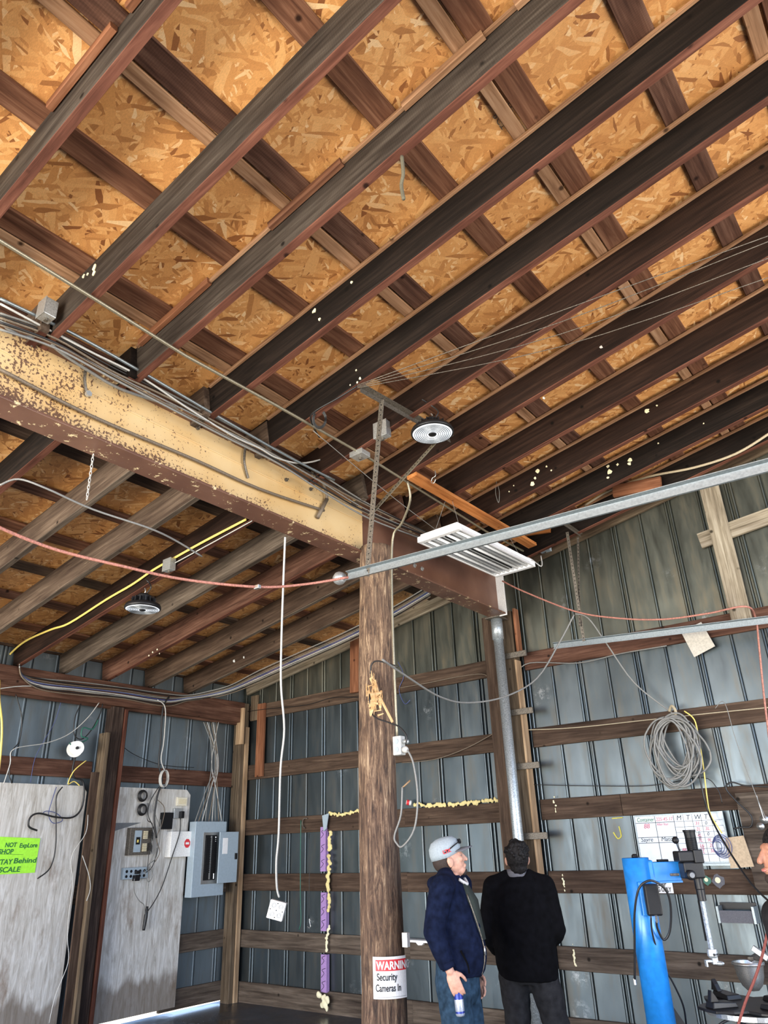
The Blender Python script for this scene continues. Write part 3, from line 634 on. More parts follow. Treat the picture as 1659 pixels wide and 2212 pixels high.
def outlet_box():
    c = at(862, 1611, Y=LY-.12); t = thing('outlet_box', 'grey metal outlet box on the side of the log post', 'outlet', c)
    part(MB().box(c.x-.035, c.x+.035, c.y-.03, c.y+.03, c.z-.065, c.z+.065), 'box', 'grey_plastic', t, bevel=.006)
    for dz in (-.028, .028): part(MB().lathe([(0, 0), (.018, 0), (.018, .004), (0, .004)], (c.x, c.y-.03, c.z+dz), 14, (0, -1, 0)), 'receptacle', 'panel_grey', t)
    part(MB().lathe([(0, 0), (.02, 0), (.024, .03), (.012, .045), (0, .045)], (c.x+.035, c.y, c.z-.03), 12, (1, -.2, -.1)), 'plug', 'cable_white', t, smooth=True)
    part(MB().lathe([(0, 0), (.014, 0), (.016, .04), (.008, .05), (0, .05)], (c.x+.035, c.y, c.z+.025), 12, (1, 0, -.1)), 'plug', 'zinc_box', t, smooth=True)
outlet_box()
def W(px, **k): return [at(x, y, **k) for x, y in px]
yc = LY-.14
wire('conduit_pipe', 'thin metal conduit running down the log post into the outlet box', [at(880, 1040, Y=LY-.35), at(886, 1080, Y=LY-.3), at(868, 1130, Y=LY-.2), at(848, 1165, Y=LY-.16), at(847, 1300, Y=LY-.16), at(852, 1450, Y=LY-.16), at(858, 1595, Y=LY-.13)], .0095, 'conduit', 'conduit', sides=8)
wire('flat_cable', 'black cord looping from the splintered wood round the log post to the outlet box', W([(800, 1455), (803, 1435), (818, 1428), (860, 1440)], Y=yc-.03), .006, 'cable_black')
wire('flat_cable', 'black cord sagging from the splinters to the plug on the log post', W([(797, 1500), (806, 1545), (838, 1560), (862, 1570), (878, 1590), (876, 1608)], Y=yc-.04), .006, 'cable_black')
wire('flat_cable', 'grey cord hanging in a big loop right of the log post down to its knot', W([(880, 1620), (893, 1650), (902, 1720), (895, 1790), (870, 1828), (857, 1822), (852, 1805), (866, 1760), (869, 1700)], Y=yc-.03), .0065, 'cable_grey')
wire('flat_cable', 'thin blue wire hanging with a white plug beside the log post', W([(860, 1430), (872, 1460), (862, 1490), (874, 1520), (886, 1512)], Y=7.06), .004, 'cable_blue')
o = MB().box(-.02, .02, -.015, .015, -.04, .04, Matrix.Translation(at(877, 2030, Y=LY-.1))).build('cable_tag', 'white_paint'); tag(o, 'small white box on the right edge of the log post above the sign', 'box')
wire('cable_stub', 'short pale cable stub sticking out right of the log post', W([(868, 1703), (886, 1686)], Y=yc), .006, 'board_tan')

# ================================================================== STEEL BEAM FITTINGS
def on_beam(px, py, off=.03): return at(px, py, X=xs+off)
t = thing('gas_pipe', 'old brown pipe running along the cream face of the steel beam to a capped tee', 'pipe', on_beam(350, 950))
pp = [on_beam(x, y) for x, y in ((0, 798), (200, 900), (420, 993), (560, 1056), (700, 1103))]
part(MB().tube(pp, .011, 8), 'pipe', 'conduit_old', t, smooth=True)
part(MB().tube([on_beam(706, 1078), on_beam(686, 1118)], .017, 10, False), 'tee', 'conduit_old', t, smooth=True)
part(MB().tube([on_beam(706, 1080), on_beam(704, 1060, .05), on_beam(692, 1033, .07), on_beam(672, 1020, .06)], .012, 8), 'bent_pipe', 'conduit_old', t, smooth=True)
for (x, y), (x2, y2) in (((190, 775), (188, 855)), ((531, 958), (536, 1033))):
    m = MB(); p, q_ = on_beam(x, y, .02), on_beam(x2, y2, .02); mid = on_beam((x+x2)/2-6, (y+y2)/2, .03)
    o = m.tube([p, mid, q_], .010, 5).build('strap_hanger', 'galvanised_dark'); tag(o, 'perforated strap hanging on the cream beam face %s' % ('at the far left' if x < 300 else 'near its middle'), 'strap')
m = MB()
p = at(189, 852, X=xs+.02); o = MB().lathe([(0, 0), (.02, 0), (.02, .02), (0, .02)], p, 6, (1, 0, 0)).build('bolt_nut', 'zinc_box'); tag(o, 'bright square nut at the foot of the left strap on the beam', 'nut')

# conduits running above / along the beam
wire('conduit_pipe', 'long dull conduit under the rafters parallel to the steel beam', [at_roof(0, 520, -.03)+Vector((0, -1.4, 0))] + [at_roof(x, y, -.03) for x, y in ((0, 520), (200, 643), (400, 768), (590, 872), (790, 985))] + [at_roof(1050, 1148, -.03), at_roof(1130, 1190, -.03)], .0105, 'conduit', 'conduit', sides=8, smooth=False)
wire('conduit_pipe', 'bright pipe lying along the top edge of the steel beam, upper one', [at(x, y, X=-3.42) for x, y in ((0, 645), (160, 722), (300, 800), (480, 905), (620, 985), (722, 1037))], .010, 'galvanised', 'conduit', sides=8)
wire('flat_cable', 'white cable along the top edge of the steel beam, below the bright pipe', [at(x, y, X=-3.44) for x, y in ((0, 656), (180, 752), (300, 812), (400, 878), (500, 940), (560, 968), (600, 990), (660, 1000), (740, 975), (800, 935), (826, 925))], .007, 'cable_white')
for k in range(7):
    dy = k*5-12; xx = -3.47+.01*k
    wire('flat_cable', 'dark cable in the bundle lying on the top flange of the steel beam', [at(x, y+dy*(1 if x < 900 else .5)+random.uniform(-4, 4), X=xx) for x, y in ((0, 690), (120, 735), (240, 800), (360, 862), (480, 925), (600, 985), (700, 1045), (800, 1100), (930, 1160), (985, 1195))], .005 if k % 2 else .007, ('cable_grey', 'cable_black', 'conduit_old')[k % 3], group='dark cables on the steel beam')
wire('flex_conduit', 'ribbed flexible conduit drooping from the square box onto the cream beam', [at(x, y, X=-3.5) for x, y in ((103, 695), (108, 735), (130, 760), (190, 800), (260, 840), (350, 870), (430, 895))], .010, 'cable_grey', 'conduit')
wire('flex_conduit', 'ribbed flexible conduit curving left from the square box', [at(x, y, X=-3.5) for x, y in ((98, 698), (85, 722), (55, 728), (20, 712), (0, 692))], .010, 'cable_grey', 'conduit')
def jbox(name, label, c, sx_, sy_, sz_, mat='zinc_box', rot=0):
    t = thing(name, label, 'junction box', c)
    T = Matrix.Translation(c) @ Matrix.Rotation(rot, 4, 'Z')
    part(MB().box(-sx_/2, sx_/2, -sy_/2, sy_/2, -sz_/2, sz_/2, T), 'box', mat, t, bevel=.004)
    part(MB().box(-sx_/2-.002, sx_/2+.002, -sy_/2-.004, -sy_/2, -sz_/2-.002, sz_/2+.002, T), 'cover', mat, t, bevel=.001)
    part(MB().lathe([(0, 0), (.012, 0), (.012, .02), (0, .02)], T @ Vector((0, 0, -sz_/2-.018)), 8, (0, 0, 1)), 'connector', 'galvanised_dark', t)
    return t
jbox('junction_box', 'square metal junction box on the rafter end at the left edge above the beam', at(103, 671, X=-3.36), .085, .07, .11)
jbox('junction_box', 'square galvanised junction box left of the yellow conduit bend on the low side', at(366, 1221, Y=3.70), .11, .06, .11)
jbox('junction_box', 'galvanised box on the rafter left of the round light', at(826, 930, Y=3.72), .12, .06, .13)
jbox('junction_box', 'flat metal box in the middle of the long conduit', at_roof(778, 983, -.05), .12, .10, .04)
jbox('junction_box', 'grey box on the gable board right of the beam end', at(1178, 1184, Y=7.0), .12, .06, .09, 'panel_grey')
# chain
m = MB(); c0, c1 = at(201, 985, X=-3.66), at(187, 1083, X=-3.66)
c1 = Vector((c0.x, c0.y, c1.z))
c1 = at(187, 1083, X=-3.70)
for k in range(13):
    p = c0.lerp(c1, k/13); a = k % 2; ex = Vector((0, 1, 0)) if a else Vector((1, 0, 0)); r_ = []
    for j in range(9):
        th = 2*PI*j/8; r_.append(p+ex*math.cos(th)*.007+Vector((0, 0, 1))*math.sin(th)*.016)
    m.tube(r_, .0022, 5, False)
tag(m.build('hanging_chain', 'cable_white', smooth=True), 'short chain hanging below the steel beam on the low side', 'chain')
wire('hanging_rope', 'frayed dark rope hanging from the third rafter', [at(868, 338, Y=2.06), at(871, 375, Y=2.06), at(867, 400, Y=2.07), at(872, 430, Y=2.06)], .009, 'rope_dark', 'rope')

# ================================================================== LAMPS
def ufo(label, c, R_, hang_top):
    t = thing('high_bay_light', label, 'light', c)
    part(MB().lathe([(0, .055), (R_*.45, .055), (R_*.95, .03), (R_*1.0, .012), (R_*1.0, 0), (R_*.93, -.006), (R_*.93, .0)], c, 48), 'housing', 'black_metal', t, smooth=True)
    ln = part(MB().lathe([(R_*.93, 0), (R_*.92, -.004), (R_*.2, -.010), (R_*.2, 0)], c, 48), 'lens', 'light_lens', t, smooth=True)
    m = MB()
    for k in range(7):
        r_ = R_*(.28+.09*k); m.lathe([(r_, -.0065), (r_, -.0115), (r_+R_*.022, -.0115), (r_+R_*.022, -.0065)], c, 40, cap=False)
    part(m, 'lens_rings', 'lens_ring', ln, smooth=True)
    part(MB().lathe([(0, -.016), (R_*.17, -.014), (R_*.2, -.004), (0, 0)], c, 24), 'hub', 'black_plastic', ln, smooth=True)
    m = MB().lathe([(0, .055), (R_*.42, .055), (R_*.40, .10), (R_*.3, .115), (0, .115)], c, 28)
    for k in range(14):
        a = 2*PI*k/14; T = Matrix.Translation(c) @ Matrix.Rotation(a, 4, 'Z'); m.box(R_*.3, R_*.66, -.003, .003, .035, .085, T)
    part(m, 'heat_sink', 'black_metal', t)
    part(MB().tube([Vector(c)+Vector((0, 0, .11)), Vector(c)+Vector((.012, 0, .14)), Vector(c)+Vector((0, 0, .165))], .005, 6), 'hook', 'steel_bright', t, smooth=True)
    part(MB().tube([Vector(c)+Vector((.02, 0, .11)), Vector(c)+Vector((.05, .02, .17)), Vector(c)+Vector((.0, .0, .24)), hang_top], .005, 6), 'cord', 'cable_black', t, smooth=True)
    return t
c = at(934, 936, D=5.15); ufo('round LED high bay light hanging right of the steel beam beside the perforated angle', c, .153, at_roof(912, 868, .0)+Vector((0, 0, .02)))
c = at(308, 1315, D=5.55); ufo('round LED high bay light hanging on the low side left of the log post', c, .136, at(320, 1270, Y=3.75)+Vector((0, 0, .05)))

def fluor():
    # hung about .2 m under the rafters, long side along the building
    p = [at(x, y, Z=4.0) for x, y in ((915, 1165), (1000, 1137), (1143, 1228), (1065, 1253))]
    cx_ = sum(q_.x for q_ in p)/4; cy_ = sum(q_.y for q_ in p)/4; yaw = math.radians(-2.5)
    c = Vector((cx_, cy_, 4.0)); Wd, L = .43, 1.27
    t = thing('fluorescent_fixture', 'white four-tube fluorescent fixture hanging near the end of the steel beam', 'light', c)
    T = Matrix.Translation(c) @ Matrix.Rotation(yaw, 4, 'Z')
    m = MB(); m.box(-Wd/2+.02, Wd/2-.02, -L/2+.02, L/2-.02, .05, .075, T)
    part(m, 'housing', 'white_metal', t, bevel=.006)
    for s in (-1, 1):
        part(MB().hexa([T @ Vector(v) for v in ((s*Wd/2, -L/2, 0), (s*(Wd/2-.015), -L/2, 0), (s*(Wd/2-.015), L/2, 0), (s*Wd/2, L/2, 0), (s*(Wd/2-.03), -L/2+.02, .06), (s*(Wd/2-.045), -L/2+.02, .06), (s*(Wd/2-.045), L/2-.02, .06), (s*(Wd/2-.03), L/2-.02, .06))]), 'side_rail', 'white_metal', t)
        part(MB().box(-Wd/2, Wd/2, min(s*L/2, s*(L/2-.05)), max(s*L/2, s*(L/2-.05)), -.002, .05, T), 'end_cap', 'white_metal', t, bevel=.006)
    for k in range(4):
        x = -Wd/2+.065+k*(Wd-.13)/3
        part(MB().tube([T @ Vector((x, -L/2+.05, .016)), T @ Vector((x, L/2-.05, .016))], .013, 12, False), 'tube', 'tube_glass', t, smooth=True)
        part(MB().hexa([T @ Vector(v) for v in ((x-.048, -L/2+.05, .004), (x-.044, -L/2+.05, .004), (x-.044, L/2-.05, .004), (x-.048, L/2-.05, .004), (x-.030, -L/2+.05, .046), (x-.026, -L/2+.05, .046), (x-.026, L/2-.05, .046), (x-.030, L/2-.05, .046))]), 'reflector', 'reflector', t)
    part(MB().box(-.02, .02, -L/2+.1, L/2-.1, .012, .05, T), 'ballast_cover', 'black_metal', t)
    for x, y in ((-.14, -.5), (.14, -.5), (-.14, .5), (.14, .5)):
        a = T @ Vector((x, y, .075)); b = T @ Vector((x*.2, y*.85, .1)); part(MB().tube([a, Vector((b.x, b.y, rb(b.x)))], .0018, 5, False), 'hanger_wire', 'cable_grey', t)
    part(MB().tube([T @ Vector((.1, .45, .08)), T @ Vector((.16, .62, .10)), T @ Vector((.22, .74, .03)), T @ Vector((.2, .8, .16))], .006, 6), 'power_cord', 'cable_white', t, smooth=True)
fluor()

# ================================================================== DOOR TRACKS AND ANGLE IRON
def track(label, p, q_, cut, hang=True):
    """galvanised C channel of an overhead door, open side towards the wall"""
    p, q_ = Vector(p), Vector(q_); d = (q_-p).normalized(); up = Vector((0, 0, 1)); up = (up-d*up.dot(d)).normalized(); s = d.cross(up)
    t = thing('door_track', label, 'track', p)
    prof = [(0, 0), (.0, .052), (.028, .060), (.028, .056), (.004, .049), (.004, .004), (.034, -.004), (.034, -.008)]
    m = MB()
    def pt(b, a, z): return b + s*a + up*z
    m.rings([[pt(p, a, z) for a, z in prof], [pt(q_, a, z) for a, z in prof]]); part(m, 'channel', 'galvanised', t)
    m = MB().hexa([pt(p+d*cut, -.006, .01), pt(q_, -.006, .01), pt(q_, 0, .01), pt(p+d*cut, 0, .01), pt(p+d*cut, -.006, .047), pt(q_, -.006, .047), pt(q_, 0, .047), pt(p+d*cut, 0, .047)])
    part(m, 'stiffener', 'galvanised', t)
    m = MB(); L = (q_-p).length; k = .35
    while k < L:
        c = pt(p+d*k, -.007, .028); m.lathe([(0, 0), (.006, 0), (.006, .002), (0, .002)], c, 8, -s); k += .33
    part(m, 'rivets', 'black_metal', t)
    return t, d, up, s
tA, tB = at(752, 1248, Y=3.50), at(1659, 1012, Y=3.50)
tB = tB+(tB-tA)*.35
tr1, d1, u1, s1 = track('long galvanised overhead door track crossing in front of the log post top', tA+Vector((0, 0, -.02)), tB+Vector((0, 0, -.02)), .10)
tC, tD = at(1197, 1402, Y=6.68), at(1659, 1347, Y=6.68); tD = tD+(tD-tC)*.8
track('galvanised overhead door track near the back wall, in front of its top board', tC, tD, .0)
bb = MB().lathe([(0, 0), (.03, 0), (.045, .03), (.045, .05), (.03, .075), (.02, .075), (.0, .05)], tA+Vector((-.02, -.02, .005)), 16, (-1, 0, .0)); part(bb, 'end_bracket', 'zinc_box', tr1, smooth=True)
def angle(name, label, p, q_, wdir, w_=.036, mat='galvanised_dark', holes=True, cat='bracket', parent=None, group=None):
    p, q_ = Vector(p), Vector(q_); d = (q_-p).normalized(); a = Vector(wdir); a = (a-d*a.dot(d)).normalized(); b = d.cross(a)
    m = MB()
    m.rings([[e+a*x+b*y for x, y in ((0, 0), (w_, 0), (w_, .003), (.003, .003), (.003, w_), (0, w_))] for e in (p, q_)])
    t = thing(name, label, cat, p, group) if parent is None else parent
    part(m, 'angle_bar', mat, t)
    if holes:
        m = MB(); L = (q_-p).length; k = .03
        while k < L-.01:
            m.lathe([(0, 0), (.0055, 0), (.0055, .0008), (0, .0008)], p+d*k+a*w_*.55-b*.0006, 6, -b)
            m.lathe([(0, 0), (.0055, 0), (.0055, .0008), (0, .0008)], p+d*k+b*w_*.55-a*.0006, 6, -a); k += .038
        part(m, 'holes', 'black_metal', t)
    return t
hA, hB = at_roof(776, 838, -.0), at_roof(1003, 930, -.0)
hB = Vector((hA.x+.02, hB.y, rb(hA.x)))
cross = Vector((-.3, 0, -1))
hA = Vector((-2.60, 3.22, rb(-2.60)-.002)); hB = Vector((-2.52, 4.22, rb(-2.52)-.002))
t = angle('track_hanger', 'perforated angle iron hanger dropping from the rafters to the near door track', hA, hB, (1, 0, .15), .044)
top = Vector((-2.585, 3.42, rb(-2.585)-.02)); bot = at(787, 1243, Y=3.50)
angle('', '', bot, top, (1, -.1, 0), .044, parent=t)
top2 = at(968, 925, Y=4.05); bot2 = bot.lerp(top, .33)
m = MB(); a_ = (top2-bot2).normalized(); sd = Vector((1, .2, 0)); m.hexa([bot2-sd*.018, bot2+sd*.018, bot2+sd*.018+Vector((0, .004, 0)), bot2-sd*.018+Vector((0, .004, 0)), top2-sd*.018, top2+sd*.018, top2+sd*.018+Vector((0, .004, 0)), top2-sd*.018+Vector((0, .004, 0))])
part(m, 'diagonal_brace', 'conduit', t)
m = MB(); L = (top2-bot2).length
for k in range(1, int(L/.036)): m.lathe([(0, 0), (.005, 0), (.005, .001), (0, .001)], bot2+a_*(k*.036)+Vector((0, -.001, 0)), 6, (0, -1, 0))
part(m, 'brace_holes', 'black_metal', t)
# far hanger of the second track
p0, p1 = at(1190, 1108, Y=6.1), at(1253, 1150, Y=6.68)
t = angle('track_hanger', 'perforated angle iron hanger dropping to the far door track', Vector((-2.56, 6.1, rb(-2.56)-.002)), Vector((-2.56, 6.75, rb(-2.56)-.002)), (1, 0, .15), .03)
angle('', '', at(1258, 1385, Y=6.66), at(1222, 1150, Y=6.55), (1, 0, 0), .03, parent=t)
angle('', '', at(1250, 1352, Y=6.62), at(1246, 1160, Y=6.68), (1, 0, 0), .022, parent=t)

# ================================================================== HOSES AND LONG CABLES
wire('air_hose', 'long sagging red air hose from the left edge to the near door track', [at(x, y, D=dd) for x, y, dd in ((-60, 1105, 3.4), (0, 1140, 3.5), (120, 1187, 3.7), (260, 1222, 3.9), (400, 1252, 4.15), (560, 1268, 4.4), (660, 1262, 4.6), (752, 1247, 4.72))], .0085, 'hose_red', 'hose', sides=8)
p = at(556, 1268, D=4.38); o = MB().box(-.02, .02, -.012, .012, -.012, .012, Matrix.Translation(p)).build('hose_clamp', 'steel_bright', bevel=.003); tag(o, 'small steel clamp in the middle of the red air hose', 'clamp')
wire('air_hose', 'red hose drooping from the beam end across the right back wall', [at(x, y, Y=6.62) for x, y in ((1085, 1255), (1130, 1277), (1240, 1320), (1330, 1335), (1430, 1338), (1530, 1325), (1610, 1310))] + [at(x, y, Y=6.9) for x, y in ((1632, 1335), (1640, 1400), (1650, 1500), (1662, 1600))], .0085, 'hose_red', 'hose', sides=8)
wire('air_hose', 'dark red hose hanging at the right edge past the wheel clamp table', [at(x, y, D=3.3) for x, y in ((1668, 1870), (1660, 1990), (1650, 2050), (1632, 2110), (1610, 2165), (1590, 2230))], .006, 'hose_dark_red', 'hose', sides=8)
# white drop cord with outlet box
xd = at(616, 1165, X=-3.72)
drop = [at(616, 1160, D=5.2), at(612, 1260, D=5.2), at(608, 1380, D=5.2), at(607, 1480, D=5.2), at(614, 1575, D=5.2), at(606, 1660, D=5.2), at(602, 1800, D=5.2), at(597, 1860, D=5.2), at(598, 1915, D=5.2), at(603, 1938, D=5.2)]
wire('drop_cord', 'pale armoured cord hanging from the beam to the white outlet box', drop, .0075, 'cable_white', 'cord', sides=8)
c = at(598, 1966, D=5.2)
t = thing('hanging_outlet', 'white four-outlet box hanging on the pale cord in front of the back wall', 'outlet', c)
T = Matrix.Translation(c) @ Matrix.Rotation(YAW, 4, 'Z') @ Matrix.Rotation(math.radians(15), 4, 'Y')
part(MB().box(-.058, .058, -.03, .03, -.06, .06, T), 'box', 'white_paint', t, bevel=.005)
for x in (-.026, .026):
    for z in (-.028, .028): part(MB().lathe([(0, 0), (.017, 0), (.017, .004), (.013, .004), (.013, .002), (0, .002)], T @ Vector((x, -.03, z)), 16, T.to_3x3() @ Vector((0, -1, 0))), 'receptacle', 'grey_plastic', t)
for x, z in ((0, .045), (0, -.045), (-.045, 0), (.045, 0), (0, 0)): part(MB().lathe([(0, 0), (.004, 0), (.004, .003), (0, .003)], T @ Vector((x, -.03, z)), 8, T.to_3x3() @ Vector((0, -1, 0))), 'screw', 'black_metal', t)
# yellow conduit
wire('yellow_conduit', 'yellow cable clipped along a low-side rafter and curving down at the left edge', [at(x, y, Y=3.72) for x, y in ((532, 1122), (440, 1170), (372, 1208), (330, 1232), (285, 1263), (230, 1295), (150, 1346), (110, 1360), (55, 1385), (20, 1415), (3, 1440))] + [at(x, y, X=-7.5) for x, y in ((-2, 1500), (4, 1560), (2, 1620), (-6, 1690))], .011, 'cable_yellow', 'conduit', sides=8)
wire('flat_cable', 'thin white cable following the yellow one down the low-side rafter', [at(x, y, Y=3.71) for x, y in ((545, 1125), (450, 1177), (378, 1216))], .005, 'cable_white')
wire('flat_cable', 'grey cable sagging from the left edge to the yellow conduit', [at(0, 1048, D=4.0), at(40, 1035, D=4.05), at(100, 1055, D=4.1), at(200, 1100, D=4.3), at(320, 1140, D=4.5), at(380, 1168, D=4.7), at(436, 1202, D=4.9)], .006, 'cable_grey')
# fan of wires to the upper right
for k, (y, m_) in enumerate(((508, 700), (520, 720), (556, 742), (598, 765))):
    wire('guy_wire', 'steel wire fanning from the angle iron to the upper right, %s from the top' % ORD[k], [at_roof(772, 832+k*2, -.05), at_roof(1210, m_ - 28 + (k*4), -.09), at_roof(1664, y, -.12)], .003, 'galvanised_dark', 'wire', sides=5)
wire('flat_cable', 'black cable along a rafter ending in a small coil beside the conduit', [at_roof(772, 834, -.03), at_roof(730, 860, -.03), at_roof(676, 892, -.03), at_roof(674, 915, -.03), at_roof(690, 945, -.03)], .006, 'cable_black')
m = MB(); cc = at_roof(690, 905, -.05)
for k in range(4):
    rr = [cc+RT*math.cos(2*PI*j/16)*(.05-.004*k)+UP*math.sin(2*PI*j/16)*(.07-.006*k)+FW*.004*k for j in range(17)]; m.tube(rr, .003, 5, False)
tag(m.build('wire_coil', 'cable_black', smooth=True), 'small coil of black wire hanging under the rafter left of the angle iron', 'coil')
wire('flat_cable', 'thin grey wire running diagonally from the coil to the beam end', [at_roof(676, 930, -.06), at_roof(850, 1075, -.12), at(1010, 1195, X=-3.3)], .003, 'cable_grey')
wire('twisted_cable', 'pale twisted cable rising along the last rafter to the right edge', [at(x, y, Y=6.62) for x, y in ((1262, 1092), (1320, 1058), (1400, 1030), (1500, 1010), (1590, 980), (1664, 935))], .012, 'rope', 'cable', sides=6)
wire('swag_cable', 'grey cable swagging from the log post across the pipe column to the far hanger', [at(826, 1425, D=4.9), at(880, 1462, D=5.2), at(950, 1505, D=5.6), at(1010, 1518, D=5.9), at(1090, 1505, D=6.2), at(1160, 1465, D=6.5), at(1210, 1385, D=6.7), at(1240, 1328, D=6.75)], .0075, 'cable_grey')
wire('swag_cable', 'grey cable falling from the far hanger to the big cable coil', [at(1242, 1326, Y=6.62), at(1270, 1335, Y=6.65), at(1310, 1390, Y=6.75), at(1370, 1475, Y=6.9), at(1452, 1540, Y=7.02)], .0075, 'cable_grey')
# big cable coil on the wall
rnd = random.Random(11); m = MB()
cc = at(1462, 1608, Y=7.0)
for k in range(17):
    rx, rz = rnd.uniform(.12, .21), rnd.uniform(.20, .30); ox, oz = rnd.uniform(-.05, .06), rnd.uniform(-.05, .02); ph = rnd.uniform(-.3, .3); pts = []
    for j in range(21):
        th = 2*PI*j/20; pts.append(Vector((cc.x+ox+rx*math.cos(th)*(1+.15*math.sin(2*th+k)), 7.0-.05-rnd.uniform(0, .015)-.004*k, cc.z+oz+(.30-rz)+rz*math.sin(th+ph)*(1.0)-.06)))
    pts[-1] = pts[0]; m.tube(pts, .0085, 6, True, 3)
tag(m.build('cable_coil', 'cable_grey', smooth=True), 'big tangled coil of grey cable hanging on the right back wall', 'cable coil')
m = MB(); c0 = at(1453, 1548, Y=6.98); m.tube([c0+Vector((-.02, 0, .05)), c0+Vector((.02, -.03, .09)), c0+Vector((.05, -.05, .03)), c0+Vector((.02, -.06, -.05)), c0+Vector((0, -.04, -.02))], .013, 8)
tag(m.build('coil_hook', 'rope', smooth=True), 'thick hook holding the big cable coil', 'hook')
wire('flat_cable', 'yellow extension wire dropping from the coil hook past the whiteboard', [at(x, y, Y=6.95) for x, y in ((1478, 1536), (1500, 1555), (1510, 1600), (1520, 1660), (1527, 1720), (1535, 1760), (1560, 1800))], .006, 'cable_yellow')
wire('flat_cable', 'grey cord dropping beside the yellow wire and passing the blue machine to the right edge', [at(x, y, Y=6.9) for x, y in ((1490, 1560), (1505, 1640), (1520, 1720), (1535, 1765))] + [at(1570, 1830, Y=6.5), at(1620, 1905, Y=6.0), at(1664, 1950, Y=5.6)], .0075, 'cable_black')
wire('string', 'thin cord running down to the scissors at the right edge', [at(x, y, Y=6.9) for x, y in ((1545, 1530), (1565, 1518), (1590, 1600), (1630, 1710), (1655, 1770))], .003, 'cable_grey', 'cord')
wire('flat_cable', 'black wire along the fourth and fifth boards left of the plywood panel', [at(x, y, Y=7.02) for x, y in ((1150, 1695), (1240, 1697), (1380, 1698), (1440, 1692), (1520, 1680), (1550, 1705), (1560, 1735))], .004, 'cable_black')
wire('flat_cable', 'pale wire along the top board right of the pipe column', [at(x, y, Y=7.03) for x, y in ((1115, 1455), (1145, 1432), (1250, 1432), (1340, 1412), (1440, 1395))], .006, 'cable_grey')
wire('flat_cable', 'thin wire lying along the fifth board right of the pipe column', [at(x, y, Y=7.03) for x, y in ((1130, 1577), (1240, 1572), (1400, 1555), (1560, 1538), (1664, 1528))], .005, 'rope')
wire('flat_cable', 'thin wire along the top board left of the pipe column', [at(x, y, Y=7.03) for x, y in ((862, 1486), (920, 1476), (990, 1462), (1040, 1456), (1057, 1464))], .005, 'conduit_old')
wire('flat_cable', 'thin wire rising along the fifth board to the pipe column', [at(x, y, Y=7.03) for x, y in ((868, 1648), (940, 1640), (1010, 1615), (1070, 1582))], .005, 'conduit_old')
wire('flat_cable', 'thin black wire lying on the top board between corner and log post', [at(x, y, Y=7.03) for x, y in ((535, 1537), (580, 1531), (660, 1523), (720, 1507), (785, 1507))], .004, 'cable_black')

# ================================================================== LOOSE BOARDS AT THE ROOF
a, b = at_roof(890, 1030, -.06), at_roof(1150, 1180, -.06)
o = board('loose_board', (a.x, a.y, rb(a.x)-.05), (b.x, b.y, rb(b.x)-.05), (1, 0, .1), .10, .035, 'board_orange', wob=.003); tag(o, 'bright orange board lying under the rafters parallel to the beam', 'board')
a, b = at(1325, 1062, Y=6.55), at(1428, 1042, Y=6.55)
o = board('loose_board', a, b, (0, 0, 1), .12, .04, 'board_red'); tag(o, 'short red-brown block above the near door track at the last rafter', 'board')
o = board('loose_board', at(1110, 1152, Y=6.6), at(1188, 1140, Y=6.6), (0, 0, 1), .10, .04, 'board_orange'); tag(o, 'short orange block behind the fluorescent fixture at the roof', 'board')
a, b = at(1604, 1345, Y=7.04), at(1536, 1040, Y=7.04)
o = board('upright_board', (a.x+.0, 7.04, 3.375), (a.x+.0, 7.04, 4.86), (1, 0, 0), .175, .04, 'board_old', wob=.005); tag(o, 'pale weathered upright board high on the right back wall', 'board')
o = board('cross_board', (-1.5, 7.06, 4.235), (.6, 7.06, 4.48), (0, 0, 1), .155, .035, 'board_old', wob=.004); tag(o, 'pale weathered board passing behind the upright one at the right edge', 'board')
# cardboard on the wall
p = [at(x, y, Y=7.03) for x, y in ((1471, 1365), (1515, 1344), (1545, 1396), (1500, 1420))]
o = MB().prism(p, (0, -.006, 0)).build('cardboard_piece', 'card_pale'); tag(o, 'tilted piece of pale cardboard tucked on the top board of the back wall', 'cardboard')

